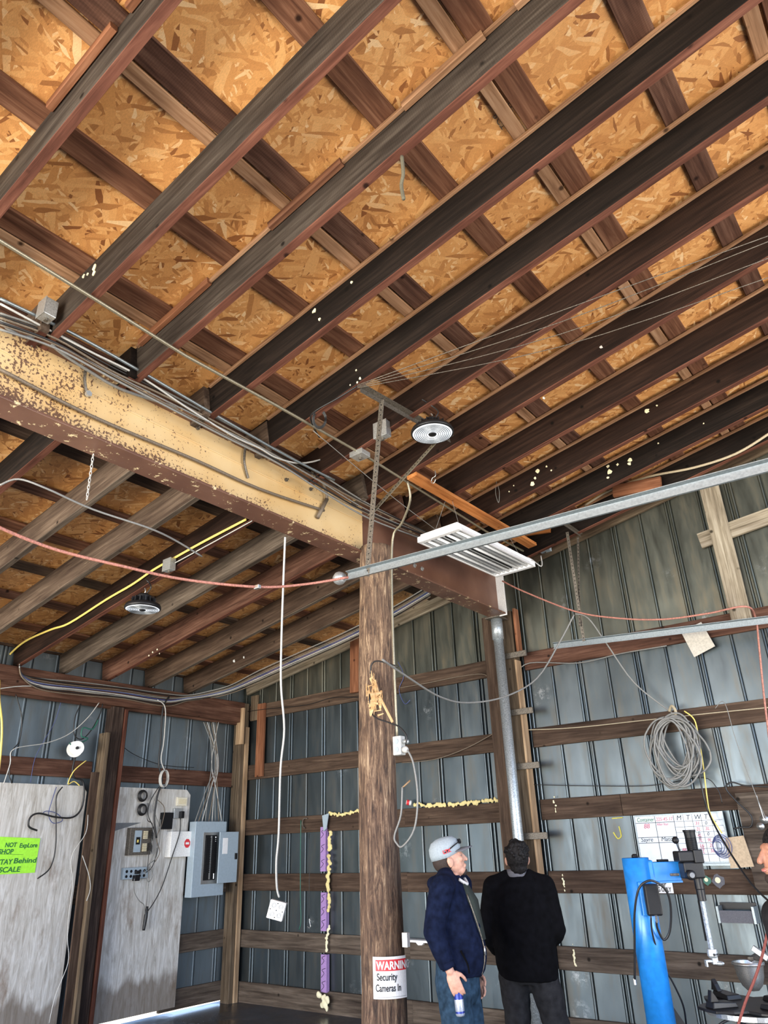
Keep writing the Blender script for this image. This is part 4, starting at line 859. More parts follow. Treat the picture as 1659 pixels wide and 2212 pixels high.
# ================================================================== BACK WALL THINGS
def wpt(x, y, yy=7.04): return at(x, y, Y=yy)
def whiteboard():
    tl, tr, bl, br = wpt(1374, 1765), wpt(1562, 1756), wpt(1388, 1860), wpt(1577, 1867)
    x0, x1 = (tl.x+bl.x)/2-.01, (tr.x+br.x)/2; z1 = (tl.z+tr.z)/2; z0 = (bl.z+br.z)/2+.005; y = 7.04
    t = thing('whiteboard', 'whiteboard with a hand-drawn table of weekdays and container counts', 'whiteboard', ((x0+x1)/2, y, z0))
    part(MB().box(x0, x1, y, y+.012, z0, z1), 'panel', 'board_white', t)
    for (a, b, c, d, nm) in ((x0-.012, x1+.012, z1, z1+.014, 'frame'), (x0-.012, x1+.012, z0-.014, z0, 'frame'), (x0-.012, x0, z0, z1, 'frame'), (x1, x1+.012, z0, z1, 'frame')):
        part(MB().box(a, b, y-.006, y+.014, c, d), nm, 'galvanised', t)
    part(MB().box(x0+.3*(x1-x0), x1, y-.05, y, z0-.03, z0-.014), 'tray', 'galvanised', t)
    Wd, H_ = x1-x0, z1-z0; m = MB(); yy = y-.0012
    def hl(u0, u1, v, k=.0022): m.box(x0+u0*Wd, x0+u1*Wd, yy, y-.0002, z0+v*H_-k, z0+v*H_+k)
    def vl(u, v0, v1, k=.0022): m.box(x0+u*Wd-k, x0+u*Wd+k, yy, y-.0002, z0+v0*H_, z0+v1*H_)
    hl(.0, .46, .86); hl(.0, .46, .54); hl(.0, .46, .42); vl(.24, 0, 1); vl(.46, 0, 1)
    for v in (.86, .74, .62, .5, .39, .27, .15): hl(.46, 1, v, .0014)
    for u in (.57, .67, .77, .88): vl(u, 0, 1, .0014)
    part(m, 'ruled_lines', 'marker_black', t)
    def wr(s, u, v, sz, mat, sh=.2, wd=None): text(s, sz, (x0+u*Wd, y-.0012, z0+v*H_), (1, 0, 0), (0, 0, 1), mat, 'handwriting', t, shear=sh, width=wd and wd*Wd)
    wr('Container', .02, .89, .048, 'marker_green', .2, .205); wr('225-45-17', .25, .89, .042, 'marker_red', .2, .20); wr('After four', .25, .79, .032, 'marker_red', .2, .14)
    for s, u in (('M', .49), ('T', .60), ('W', .69), ('T', .80)): wr(s, u, .89, .055, 'marker_black')
    wr('88', .09, .74, .055, 'marker_red'); wr('Sayre', .03, .45, .05, 'marker_black'); wr('Match', .27, .45, .05, 'marker_black')
    for s, u, v in (('31', .69, .77), ('0', .80, .77), ('2L', .69, .65), ('0', .70, .56), ('3L', .79, .65), ('0', .80, .54), ('4L', .69, .51), ('8', .70, .46), ('3L', .69, .41), ('9L', .79, .41), ('16', .69, .30), ('25', .69, .24), ('1L', .69, .17), ('5L', .80, .19), ('2L', .80, .30), ('88', .49, .22), ('7', .90, .77), ('1', .90, .6), ('4', .90, .5), ('2', .9, .2)):
        wr(s, u, v, .038, 'marker_red' if len(s) > 1 else 'marker_black')
whiteboard()
# yellow painted J mark on the wall sheet
t = thing('paint_mark', 'yellow hand-painted letter J on the metal wall beside the whiteboard', 'paint mark', wpt(1334, 1790, 7.117))
m = MB(); m.tube([wpt(1337, 1785, 7.117), wpt(1341, 1800, 7.117), wpt(1341, 1808, 7.117), wpt(1334, 1811, 7.117), wpt(1325, 1798, 7.117)], .006, 6)
m.tube([wpt(1322, 1768, 7.117), wpt(1345, 1766, 7.117)], .005, 6); part(m, 'letter', 'paint_yellow', t)
# plywood panel on the right
x0 = wpt(1588, 1715).x; x1 = x0+1.2; z1 = wpt(1600, 1713).z; z0 = wpt(1625, 1925).z
o = MB().box(x0, x1, 7.03, 7.06, z0, z1).build('plywood_sheet', 'girt_grey'); tag(o, 'brown plywood panel fixed to the back wall at the right edge', 'panel')
p = [wpt(x, y, 6.99) for x, y in ((1566, 1810), (1605, 1805), (1628, 1872), (1578, 1876))]
o = MB().prism(p, (0, .02, 0)).build('cardboard_box', 'cardboard'); tag(o, 'flat tan cardboard box standing between whiteboard and plywood panel', 'box')
m = MB(); cc = wpt(1560, 1828, 6.97)
for k in range(5):
    r_ = .075-.010*k; m.tube([cc+Vector((math.cos(2*PI*j/16)*r_-.008*k, -.006*k, math.sin(2*PI*j/16)*r_*1.2)) for j in range(17)], .0032, 5, False)
tag(m.build('wire_coil', 'cable_blue', smooth=True), 'small coil of blue and pale wire at the right end of the whiteboard', 'coil')
wire('flat_cable', 'black cord looping across the plywood panel at the right edge', [at(x, y, Y=6.98) for x, y in ((1664, 1700), (1610, 1697), (1580, 1690), (1568, 1703), (1590, 1730), (1622, 1762), (1622, 1785), (1602, 1787), (1585, 1790))], .007, 'cable_black')
def scissors():
    c = wpt(1652, 1770, 6.97); t = thing('pulley', 'small chrome pulley hanging on a cord at the right edge', 'pulley', c)
    part(MB().lathe([(0, 0), (.035, 0), (.028, .012), (.035, .024), (0, .024)], c, 16, (0, -1, 0)), 'wheel', 'steel_bright', t, smooth=True)
    part(MB().lathe([(0, 0), (.03, 0), (.024, .012), (.03, .024), (0, .024)], c+Vector((-.04, 0, -.05)), 16, (0, -1, 0)), 'wheel', 'steel_bright', t, smooth=True)
    part(MB().tube([c+Vector((-.015, -.03, .18)), c+Vector((0, -.03, 0))], .004, 6, False), 'rod', 'steel_bright', t)
scissors()
# OWNERSHIP sign behind the blue column
tl, br = wpt(1405, 1902, 7.06), wpt(1455, 1930, 7.06)
t = thing('parking_sign', 'small white sign on the board behind the blue column, its left half hidden', 'sign', (tl.x, 7.06, br.z))
xr = br.x; xl = xr-.34
part(MB().box(xl, xr, 7.06, 7.075, br.z, tl.z+.01), 'plate', 'sign_white', t, bevel=.004)
text('ERSHIP', .048, (xr-.165, 7.0585, (br.z+tl.z)/2+.006), (1, 0, 0), (0, 0, 1), 'ink', 'lettering', t, bold=.001, width=.115)
text('NG ONLY', .048, (xr-.155, 7.0585, br.z+.014), (1, 0, 0), (0, 0, 1), 'ink', 'lettering', t, bold=.001, width=.14)
# stickers and ring doodles on the third board
for (x, y, r_, mt, lb) in ((1527, 1902, .035, 'cable_green', 'round green sticker on the board right of the machine head'), (1552, 1903, .05, 'collar_grey', 'grey and green skull-like sticker on the board right of the machine head')):
    c = wpt(x, y, 7.078); m = MB(); pts = []
    for j in range(12):
        rr = r_*(1+.15*math.sin(j*2.3)); pts.append(c+Vector((math.cos(2*PI*j/12)*rr, 0, math.sin(2*PI*j/12)*rr)))
    t = thing('sticker', lb, 'sticker', c); part(MB().prism(pts, (0, -.002, 0)), 'backing', mt, t)
    part(MB().lathe([(0, 0), (r_*.45, 0), (r_*.45, .001), (0, .001)], c+Vector((-.004, -.002, .006)), 12, (0, -1, 0)), 'emblem', 'foam_pale', t)
# wall tray
tl, br = wpt(1550, 1966, 7.0), wpt(1636, 1995, 7.0)
t = thing('wall_tray', 'grey sheet metal tray hanging on the back wall right of the machine head', 'tray', (tl.x, 7.0, br.z))
m = MB(); m.box(tl.x, br.x, 6.98, 6.985, br.z, tl.z); m.box(tl.x, br.x, 6.985, 7.1, br.z, br.z+.005); part(m, 'tray', 'collar_grey', t)
for x in (tl.x, br.x-.012): part(MB().box(x-.003, x+.015, 6.972, 7.1, br.z-.002, tl.z+.03), 'bracket', 'galvanised', t)
part(MB().box(tl.x, br.x, 7.09, 7.1, tl.z, tl.z+.05), 'back_plate', 'black_metal', t)
# metal bowl lamp on the wall
def bowl():
    c = at(1615, 2078, Y=6.75); t = thing('steel_bowl', 'polished steel bowl hooked to the back wall above the clamping table', 'bowl', c)
    K = .84
    part(MB().lathe([(r_*K, h_*K) for r_, h_ in ((.128, .005), (.134, 0), (.130, -.012), (.122, -.04), (.112, -.11), (.085, -.18), (.05, -.215), (0, -.225), (0, -.218), (.047, -.208), (.078, -.175), (.104, -.107), (.114, -.04), (.122, .0))], c, 36, cap=False), 'bowl', 'steel_bright', t, smooth=True)
    part(MB().lathe([(.107, -.004), (.116, 0), (.116, -.017), (.107, -.017)], c, 36, cap=False), 'rim', 'steel_bright', t, smooth=True)
    T = Matrix.Translation(c+Vector((.1, .02, .06))) @ Matrix.Rotation(math.radians(35), 4, 'Y')
    part(MB().box(-.06, .06, -.02, .02, -.02, .02, T), 'bracket', 'zinc_box', t, bevel=.004)
    part(MB().box(c.x-.02, c.x+.02, c.y+.1, 7.08, c.z-.02, c.z+.02), 'arm', 'galvanised_dark', t)
bowl()
# hand shelf bar behind the first man
tl, br = wpt(878, 2028, 7.02), wpt(932, 2036, 7.02)
t = thing('wall_shelf', 'narrow white shelf edge on the back wall between log post and first man', 'shelf', (tl.x, 7.02, br.z))
part(MB().box(tl.x-.1, br.x+.25, 6.96, 7.08, br.z, br.z+.02), 'shelf', 'white_metal', t); part(MB().prism([wpt(898, 2036, 6.97), wpt(916, 2036, 6.97), wpt(911, 2042, 6.97), wpt(903, 2042, 6.97)], (0, .04, 0)), 'bracket', 'white_metal', t)
# foam lines
def foam(label, pts, r_, mat, seed, name='spray_foam'):
    rnd = random.Random(seed); m = MB()
    P = []
    for a, b in zip(pts, pts[1:]):
        n = max(2, int((b-a).length/.022))
        for i in range(n): P.append(a.lerp(b, i/n))
    for p in P:
        m.ball(p+Vector((rnd.gauss(0, r_*.35), rnd.gauss(0, r_*.15), rnd.gauss(0, r_*.35))), r_*rnd.uniform(.55, 1.1), r_*.6, r_*rnd.uniform(.5, 1.2), 7, 5)
    o = m.build(name, mat, smooth=True); r = o.modifiers.new('remesh', 'REMESH'); r.mode = 'VOXEL'; r.voxel_size = .008; r.use_smooth_shade = True
    return tag(o, label, 'foam')
foam('lumpy yellow foam along the board left of the pipe column', [wpt(x, y, 7.06) for x, y in ((893, 1738), (930, 1741), (990, 1736), (1080, 1728))], .024, 'foam_yellow', 1)
foam('ragged yellow foam edge on the board left of the log post', [wpt(x, y, 7.06) for x, y in ((710, 1757), (745, 1757), (784, 1752))], .022, 'foam_yellow', 2)
foam('tall strip of orange-yellow foam on the purple board left of the log post', [wpt(x, y, 7.03) for x, y in ((713, 1795), (713, 1840), (710, 1880), (708, 1900), (711, 1935), (710, 1970))], .030, 'foam_yellow', 3)
foam('pale foam remnant low on the purple board', [wpt(x, y, 7.03) for x, y in ((711, 2000), (707, 2020), (705, 2060))], .022, 'foam_pale', 4)
foam('crumbling foam clump at the foot of the purple board', [wpt(x, y, 7.0) for x, y in ((690, 2150), (708, 2158), (695, 2172), (709, 2180))], .03, 'foam_pale', 5)
for i, (x, ya, yb) in enumerate(((1199, 1722, 1760), (1217, 1890, 1930), (1240, 2045, 2095))):
    foam('pale foam streak on the board joint right of the pipe column, %s' % ('upper', 'middle', 'lower')[i], [wpt(x-3, ya, 7.075), wpt(x+1, (ya+yb)/2, 7.075), wpt(x+3, yb, 7.075)], .014, 'foam_pale', 20+i)
# purple foam board (strip) left of the log post
tl, tr, bl = wpt(697, 1797, 7.09), wpt(707, 1797, 7.09), wpt(697, 2150, 7.09)
t = thing('foam_board_strip', 'narrow purple foam board strip standing against the back wall', 'insulation strip', ((tl.x+tr.x)/2, 7.05, .15))
for za, zb, dx in ((1.40, 1.88, 0), (.79, 1.18, .01), (.20, .56, .015)):
    part(MB().box(tl.x+dx, tl.x+.085+dx, 7.05, 7.10, za, zb), 'strip', 'foam_board', t)
    m = MB()
    for k in range(3):
        z = za+(zb-za)*(k+.5)/3; m.tube([(tl.x+dx+.01, 7.047, z-.04), (tl.x+dx+.05, 7.047, z), (tl.x+dx+.02, 7.047, z+.03), (tl.x+dx+.07, 7.047, z+.05)], .0025, 4)
    part(m, 'ink_scrawl', 'ink', t)
p = [wpt(x, y, 7.03) for x, y in ((697, 1762), (711, 1757), (706, 1790), (700, 1796))]
o = MB().prism(p, (0, -.01, 0)).build('metal_flashing', 'panel_grey'); tag(o, 'pale bent metal flap at the top of the purple strip', 'flashing')
p = wpt(889, 1735, 7.03); t = thing('foam_can', 'crumpled red and white can stuck in the foam right of the log post', 'can', p)
part(MB().lathe([(0, 0), (.026, .003), (.028, .05), (.02, .06), (0, .06)], p, 14, (-.8, -.5, .2)), 'body', 'sign_white', t, smooth=True)
part(MB().lathe([(.0, 0), (.0285, .0), (.0285, .03), (.0, .03)], p+Vector((-.02, -.012, .005)), 14, (-.8, -.5, .2)), 'red_band', 'sign_red', t, smooth=True)
# hooks and small things between corner and log post
m = MB(); c = wpt(660, 1778, 7.06); m.tube([c+Vector((.03, 0, .05)), c+Vector((-.02, -.01, .05)), c+Vector((-.045, -.01, 0)), c+Vector((-.02, -.01, -.05)), c+Vector((.0, -.01, -.055))], .007, 6)
tag(m.build('wall_hook', 'galvanised_dark', smooth=True), 'curved steel hook on the board behind the drop cord', 'hook')
m = MB(); c = wpt(668, 1995, 7.0); m.tube([c+Vector((.02, 0, .03)), c+Vector((.0, 0, .05)), c+Vector((.012, 0, .0)), c+Vector((.02, 0, -.03)), c+Vector((-.0, 0, -.045)), c+Vector((-.025, 0, -.03))], .004, 6)
tag(m.build('hook', 'steel_bright', smooth=True), 'small S hook dangling low before the back wall', 'hook')
wire('bungee_cord', 'thin dark bungee cord hanging from the wall board', W([(650, 1772), (649, 1850), (649, 1940), (650, 1990), (646, 2008)], Y=7.0), .005, 'cable_green', 'cord')
wire('bungee_cord', 'thin black line holding the small S hook', W([(668, 1800), (668, 1900), (667, 1985)], Y=7.0), .003, 'cable_black', 'cord')

# ================================================================== LEFT WALL THINGS
XP = -7.93
def lpt(x, y, xx=XP+.015): return at(x, y, X=xx)
def sheet(label, ya, yb, za, zb, cut):
    m = MB(); k = .06
    poly = [(ya, za), (yb, za), (yb, zb-k), (yb-k, zb), (ya+k*cut, zb), (ya, zb-k*cut)]
    o = m.prism([(XP, y, z) for y, z in poly], (.014, 0, 0)).build('plywood_sheet', 'plywood'); return tag(o, label, 'plywood')
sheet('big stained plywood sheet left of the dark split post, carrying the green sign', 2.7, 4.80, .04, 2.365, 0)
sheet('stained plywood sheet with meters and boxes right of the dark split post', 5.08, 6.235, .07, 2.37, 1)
# green notice
p = [lpt(x, y, XP+.02) for x, y in ((-110, 1803), (87, 1811), (75, 1885), (-110, 1895))]
t = thing('paper_notice', 'bright green handwritten notice pinned to the left plywood sheet', 'notice', p[3])
part(MB().prism(p, (.002, 0, 0)), 'paper', 'sign_green', t)
def gtext(s, x, y, h, wd=None):
    o_ = lpt(x, y, XP+.0235); text(s, h, o_, (0, 1, 0), (0, 0, 1), 'marker_green', 'handwriting', t, shear=.1, bold=.0015, width=wd)
gtext('NOT', 10, 1830, .058, .12); gtext('ExpLore', 41, 1831, .058, .19); gtext('SHOP', -4, 1845, .062, .15); gtext('STAY', -8, 1868, .066, .16); gtext('Behind', 28, 1865, .066, .24); gtext('SCALE', -4, 1885, .066, .22)
part(MB().tube([lpt(0, 1845, XP+.023), lpt(50, 1846, XP+.023)], .0015, 4, False), 'underline', 'marker_green', t)
# panel board
def lbox(name, label, cat, tl, br, d, mat, X0=XP+.014, bev=.004):
    a, b = at(*tl, X=X0+d), at(*br, X=X0+d); t = thing(name, label, cat, ((X0), (a.y+b.y)/2, b.z)); y0, y1, z0, z1 = a.y, b.y, b.z, a.z
    part(MB().box(X0, X0+d, y0, y1, z0, z1), 'case', mat, t, bevel=bev); return t, y0, y1, z0, z1, X0+d
# open fuse box
t, y0, y1, z0, z1, xf = lbox('fuse_box', 'open grey fuse box with rows of cream terminals on the plywood', 'fuse box', (283, 1788), (325, 1846), .07, 'galvanised_dark')
part(MB().box(xf-.002, xf+.006, y0+.06, y0+.15, z0+.03, z1-.03), 'contactor', 'panel_grey', t)
part(MB().box(xf, xf+.012, y0+.08, y0+.13, z0+.11, z1-.10), 'switch', 'black_plastic', t); part(MB().box(xf+.012, xf+.016, y0+.09, y0+.11, z0+.13, z0+.16), 'yellow_tag', 'cable_yellow', t)
for zz in (.27, .73):
    m = MB()
    for k in range(5):
        z = z0+(z1-z0)*(zz-.12+.06*k); m.box(xf, xf+.02, y0+.175, y0+.225, z-.006, z+.006)
    part(m, 'terminal_block', 'breaker_cream', t)
    m = MB()
    for k in range(5):
        z = z0+(z1-z0)*(zz-.12+.06*k); m.tube([(xf+.015, y0+.22, z), (xf+.04, y0+.26, z+.01), (xf+.03, y0+.29, z-.03)], .003, 5)
    part(m, 'leads', 'cable_black', t)
# control box with stop emblem
t, y0, y1, z0, z1, xf = lbox('control_box', 'white control box with a red stop emblem on the plywood edge', 'control box', (371, 1796), (412, 1850), .10, 'white_paint')
oc = [(xf+.001, y0+(y1-y0)*.78+.045*math.cos(PI/8+PI/4*k), z0+(z1-z0)*.52+.052*math.sin(PI/8+PI/4*k)) for k in range(8)]
part(MB().prism(oc, (.002, 0, 0)), 'stop_emblem', 'sign_red', t); part(MB().box(xf+.003, xf+.004, y0+(y1-y0)*.78-.025, y0+(y1-y0)*.78+.025, z0+(z1-z0)*.52-.012, z0+(z1-z0)*.52+.012), 'emblem_band', 'sign_white', t)
# blue-grey power strip
t, y0, y1, z0, z1, xf = lbox('power_strip', 'blue-grey six-outlet power strip below the fuse box', 'power strip', (268, 1875), (319, 1897), .05, 'panel_grey')
for k in range(5):
    for r_ in (0, 1):
        if k in (2,) and r_ == 0: continue
        part(MB().lathe([(0, 0), (.016, 0), (.016, .002), (0, .002)], (xf, y0+.04+k*.058, z0+.03+r_*.05), 10, (1, 0, 0)), 'receptacle', 'black_plastic', t)
part(MB().box(xf, xf+.05, y0+.12, y0+.19, z0-.02, z0+.04), 'plug', 'black_plastic', t, bevel=.006); part(MB().box(xf, xf+.04, y0+.14, y0+.20, z0+.05, z0+.085), 'plug', 'black_plastic', t, bevel=.006)
lbox('black_box', 'small black plastic box right of the cable bundle on the plywood', 'box', (352, 1755), (372, 1791), .05, 'black_plastic')
t, y0, y1, z0, z1, xf = lbox('wall_outlet', 'metal wall outlet with a black plug in it near the plywood corner', 'outlet', (377, 1746), (392, 1768), .04, 'zinc_box')
part(MB().box(xf, xf+.05, y0+.07, y0+.12, z0+.0, z0+.08), 'plug', 'black_plastic', t, bevel=.006)
t, y0, y1, z0, z1, xf = lbox('thermostat', 'small cream thermostat near the top corner of the plywood', 'thermostat', (384, 1722), (404, 1741), .03, 'cream_paint')
part(MB().box(xf, xf+.004, y0+.02, y1-.02, z0+.02, z1-.02), 'cover', 'breaker_cream', t, bevel=.001)
o = MB().prism([lpt(x, y, XP+.02) for x, y in ((232, 1778), (305, 1777), (232, 1800))], (.003, 0, 0)).build('metal_plate', 'panel_dark'); tag(o, 'dark triangular metal plate beside the split post', 'metal plate')
# breaker panel on the corner
def panel():
    X0 = -7.86; d = .12; xf = X0+d
    a, b = at(424, 1773, X=xf), at(490, 1776, X=xf); c = at(420, 1940, X=xf); d_ = at(482, 1932, X=xf)
    y0, y1 = a.y, b.y; z1 = (a.z+b.z)/2; z0 = (c.z+d_.z)/2
    t = thing('breaker_panel', 'grey electrical breaker panel with its door open beside the corner post', 'breaker panel', (X0, (y0+y1)/2, z0))
    part(MB().box(X0, xf, y0, y1, z0, z1), 'case', 'panel_grey', t, bevel=.004)
    ya, yb = at(440, 1800, X=xf).y, at(473, 1800, X=xf).y; za, zb = at(455, 1909, X=xf).z, at(460, 1798, X=xf).z
    inn = part(MB().box(xf, xf+.003, ya, yb, za, zb), 'inner_cover', 'steel_bright', t)
    part(MB().box(xf+.002, xf+.006, ya+.03, yb-.03, za+.04, zb-.03), 'breaker_well', 'black_metal', inn)
    m = MB(); n = 20
    for k in range(n):
        z = za+.12+(zb-za-.18)*k/n; m.box(xf+.006, xf+.02, ya+.035, (ya+yb)/2-.012, z, z+.014); m.box(xf+.006, xf+.02, (ya+yb)/2+.012, yb-.035, z, z+.014)
    part(m, 'breakers', 'black_plastic', inn)
    part(MB().box(xf+.006, xf+.01, (ya+yb)/2-.01, (ya+yb)/2+.01, za+.05, zb-.04), 'centre_strip', 'steel_bright', inn)
    xd_ = -7.66
    h0, h1 = at(476, 1797, X=xd_), at(516, 1795, X=xd_); l0 = at(474, 1908, X=xd_)
    door = part(MB().box(xd_-.015, xd_, h0.y, h1.y, l0.z, h0.z), 'door', 'panel_grey', t, bevel=.003)
    part(MB().box(xd_, xd_+.003, h0.y+.05, h0.y+.13, h0.z-.25, h0.z-.07), 'paper_label', 'sign_white', door)
    part(MB().box(xd_, xd_+.02, h1.y-.05, h1.y-.025, (h0.z+l0.z)/2-.03, (h0.z+l0.z)/2+.04), 'latch', 'black_plastic', door)
    for z in (h0.z-.08, l0.z+.08): part(MB().tube([(xf+.005, h0.y-.004, z-.03), (xf+.005, h0.y-.004, z+.03)], .008, 8, False), 'hinge', 'zinc_box', door)
    return y0, y1, z1, X0
py0, py1, pz1, px0 = panel()
# cables going into the panel
rnd = random.Random(5)
for k in range(9):
    yv = py0+.03+(py1-py0-.06)*k/8
    top = at(440+k*4, 1560, X=-7.84); mid = at(465+rnd.uniform(-8, 8), 1645, X=-7.82)
    o = wire('panel_cable', 'cable of the bundle running down into the grey breaker panel', [top, mid, Vector((-7.81, (mid.y+yv)/2+rnd.uniform(-.02, .02), (mid.z+pz1)/2+.03)), Vector((-7.80, yv, pz1))], .006, ('cable_grey', 'conduit_old', 'cable_white')[k % 3], group='cables into the breaker panel')
# cable bundle along the header and up the gable
for k in range(9):
    dy = (k-4)*3.2; X_ = -7.765+.004*k
    pts = [at(x, y+dy*(.4 if x < 80 else 1)+rnd.uniform(-1.5, 1.5), X=X_) for x, y in ((42, 1440), (50, 1462), (90, 1478), (180, 1488), (270, 1498), (357, 1512))]
    pts += [at(405, 1508+dy*.5, X=-7.74), at_roof(455, 1500+dy*.6, -.05, 'L'), at_roof(500, 1488+dy*.7, -.04, 'L'), at_roof(560, 1461+dy, -.03, 'L'), at_roof(640, 1425+dy, -.03, 'L'), at_roof(724, 1388+dy, -.03, 'L'), at_roof(790, 1356+dy, -.03, 'L'), at_roof(860, 1318+dy, -.03, 'L'), at_roof(930, 1276+dy, -.03, 'L')]
    wire('bundle_cable', 'cable of the bundle along the eave header and up the gable', pts, .0065, ('cable_grey', 'cable_black', 'conduit_old', 'cable_grey', 'cable_blue', 'cable_white')[k % 6], group='cables along header and gable')
wire('flat_cable', 'white cable on the header from the left edge', [at(x, y, X=-7.76) for x, y in ((-10, 1489), (70, 1482), (200, 1497), (300, 1508), (358, 1516))], .006, 'cable_white')
wire('flat_cable', 'thick black cable dropping from the header to the white wire coil', [at(x, y, X=-7.74) for x, y in ((365, 1505), (352, 1530), (347, 1600), (343, 1650), (350, 1685), (340, 1720), (333, 1770), (338, 1810))], .011, 'cable_black')
wire('flat_cable', 'white cable dropping beside the thick black one', [at(x, y, X=-7.73) for x, y in ((340, 1512), (357, 1530), (354, 1600), (348, 1640), (356, 1665))], .007, 'cable_white')
m = MB(); cc = at(352, 1682, X=-7.73)
for k in range(5): m.tube([cc+Vector((.01*k, math.cos(2*PI*j/16)*.055, math.sin(2*PI*j/16)*.095)) for j in range(17)], .005, 5, False)
tag(m.build('wire_coil', 'cable_white', smooth=True), 'oval coil of white wire on the left wall board', 'coil')
for i, (x, y) in enumerate(((308, 1719), (307, 1749))):
    m = MB(); cc = at(x, y, X=-7.87)
    for k in range(4): m.tube([cc+Vector((.008*k, math.cos(2*PI*j/16)*(.058-.004*k), math.sin(2*PI*j/16)*(.06-.004*k))) for j in range(17)], .009, 6, False)
    tag(m.build('cable_ring', 'cable_black', smooth=True), 'rolled black cable ring on the plywood, %s one' % ('upper', 'lower')[i], 'coil')
for k, pts in enumerate((((343, 1700), (325, 1730), (320, 1760), (332, 1790), (340, 1830), (330, 1870), (315, 1885)), ((350, 1700), (330, 1740), (345, 1790), (338, 1850), (320, 1870), (322, 1900), (315, 1960)), ((337, 1725), (355, 1745), (350, 1780), (338, 1810), (345, 1840), (335, 1862)), ((320, 1735), (318, 1770), (330, 1784), (322, 1840), (318, 1880)), ((347, 1770), (343, 1820), (325, 1862), (330, 1890), (320, 1905), (312, 1880)))):
    wire('tangled_wire', 'thin wire of the tangle around the fuse box', [at(x, y, X=-7.85+.01*k) for x, y in pts], .0045, ('cable_black', 'cable_grey', 'conduit_old')[k % 3], group='tangled wires around the fuse box')
wire('flat_cable', 'black power cord from the wall outlet down to the hanging adaptor', [at(x, y, X=-7.80) for x, y in ((390, 1768), (388, 1800), (372, 1850), (352, 1910), (335, 1945), (318, 1970))], .006, 'cable_black')
wire('flat_cable', 'grey cord looping below the power strip', [at(x, y, X=-7.82) for x, y in ((290, 1898), (290, 1925), (300, 1945), (311, 1955), (313, 1975))], .005, 'cable_grey')
wire('hanging_adaptor', 'bundled black cord end hanging on the plywood', [at(x, y, X=-7.85) for x, y in ((318, 1958), (315, 1980), (310, 2010))], [.014, .022, .016], 'cable_black', 'adaptor', sides=8)
# spool
def spool():
    c = at(166, 1616, X=-7.72); t = thing('wire_spool', 'white plastic wire spool hanging on the left wall', 'spool', c)
    ax = Vector((1, -.35, 0)).normalized()
    part(MB().lathe([(.02, 0), (.075, 0), (.075, .006), (.02, .006)], c, 28, ax), 'flange', 'white_paint', t)
    part(MB().lathe([(.02, 0), (.085, 0), (.085, .006), (.02, .006)], c-ax*.11, 28, ax), 'flange', 'white_paint', t)
    part(MB().lathe([(.05, 0), (.05, .1)], c-ax*.105, 24, ax), 'core', 'cream_paint', t, smooth=True)
    part(MB().tube([c-ax*.05, c+ax*.03], .016, 10, False), 'axle', 'black_plastic', t)
spool()
for i, (lb, pts, r_, mt, X_) in enumerate((
    ('white wire sagging from the header to the left plywood', ((214, 1518), (190, 1550), (150, 1585), (100, 1605), (30, 1618), (22, 1650), (8, 1693)), .005, 'cable_white', -7.74),
    ('black wire hanging from the header at the far left', ((34, 1500), (47, 1550), (42, 1600), (25, 1625), (20, 1670), (26, 1692)), .006, 'cable_black', -7.82),
    ('green and black wire loop above the white spool', ((175, 1520), (162, 1550), (160, 1585), (175, 1597), (195, 1580), (215, 1545), (222, 1520)), .006, 'cable_black', -7.76),
    ('dark green wire loop beside the spool', ((212, 1555), (200, 1575), (180, 1572), (176, 1590), (190, 1596), (160, 1610), (150, 1605)), .007, 'cable_green', -7.75),
    ('black cord running from the spool down behind the split post', ((164, 1630), (157, 1660), (160, 1680), (180, 1690), (178, 1740), (158, 1765), (120, 1765), (85, 1757), (66, 1765), (62, 1785), (80, 1794)), .010, 'cable_black', -7.84),
    ('black cord hanging straight down left of the split post', ((135, 1700), (122, 1720), (121, 1760), (120, 1830), (108, 1875), (81, 1898)), .007, 'cable_black', -7.86),
    ('blue wire curling on the left plywood', ((122, 1700), (112, 1730), (105, 1760), (115, 1778), (135, 1772), (122, 1757), (100, 1752), (90, 1760)), .004, 'cable_blue', -7.86),
    ('yellow wire arching over the top of the left plywood', ((186, 1643), (160, 1665), (147, 1693), (160, 1688), (172, 1697)), .006, 'cable_yellow', -7.8),
    ('thin blue wire crossing the metal sheet above the left plywood', ((133, 1512), (118, 1560), (95, 1600), (75, 1640), (66, 1690)), .003, 'cable_blue', -7.94),
    ('thin dark wire sagging right of the split post', ((258, 1607), (290, 1630), (340, 1650), (380, 1656), (419, 1658)), .004, 'cable_black', -7.9),
    ('white wire running down the edge of the split post', ((190, 1760), (185, 1800), (155, 1850), (157, 1910), (148, 1980), (146, 2030), (147, 2080), (120, 2150), (106, 2210)), .004, 'cable_white', -7.68),
    ('short white wire hanging beside the split post', ((178, 1848), (192, 1890), (195, 1920), (187, 1946)), .004, 'cable_white', -7.68))):
    wire('flat_cable', lb, [at(x, y, X=X_) for x, y in pts], r_, mt)

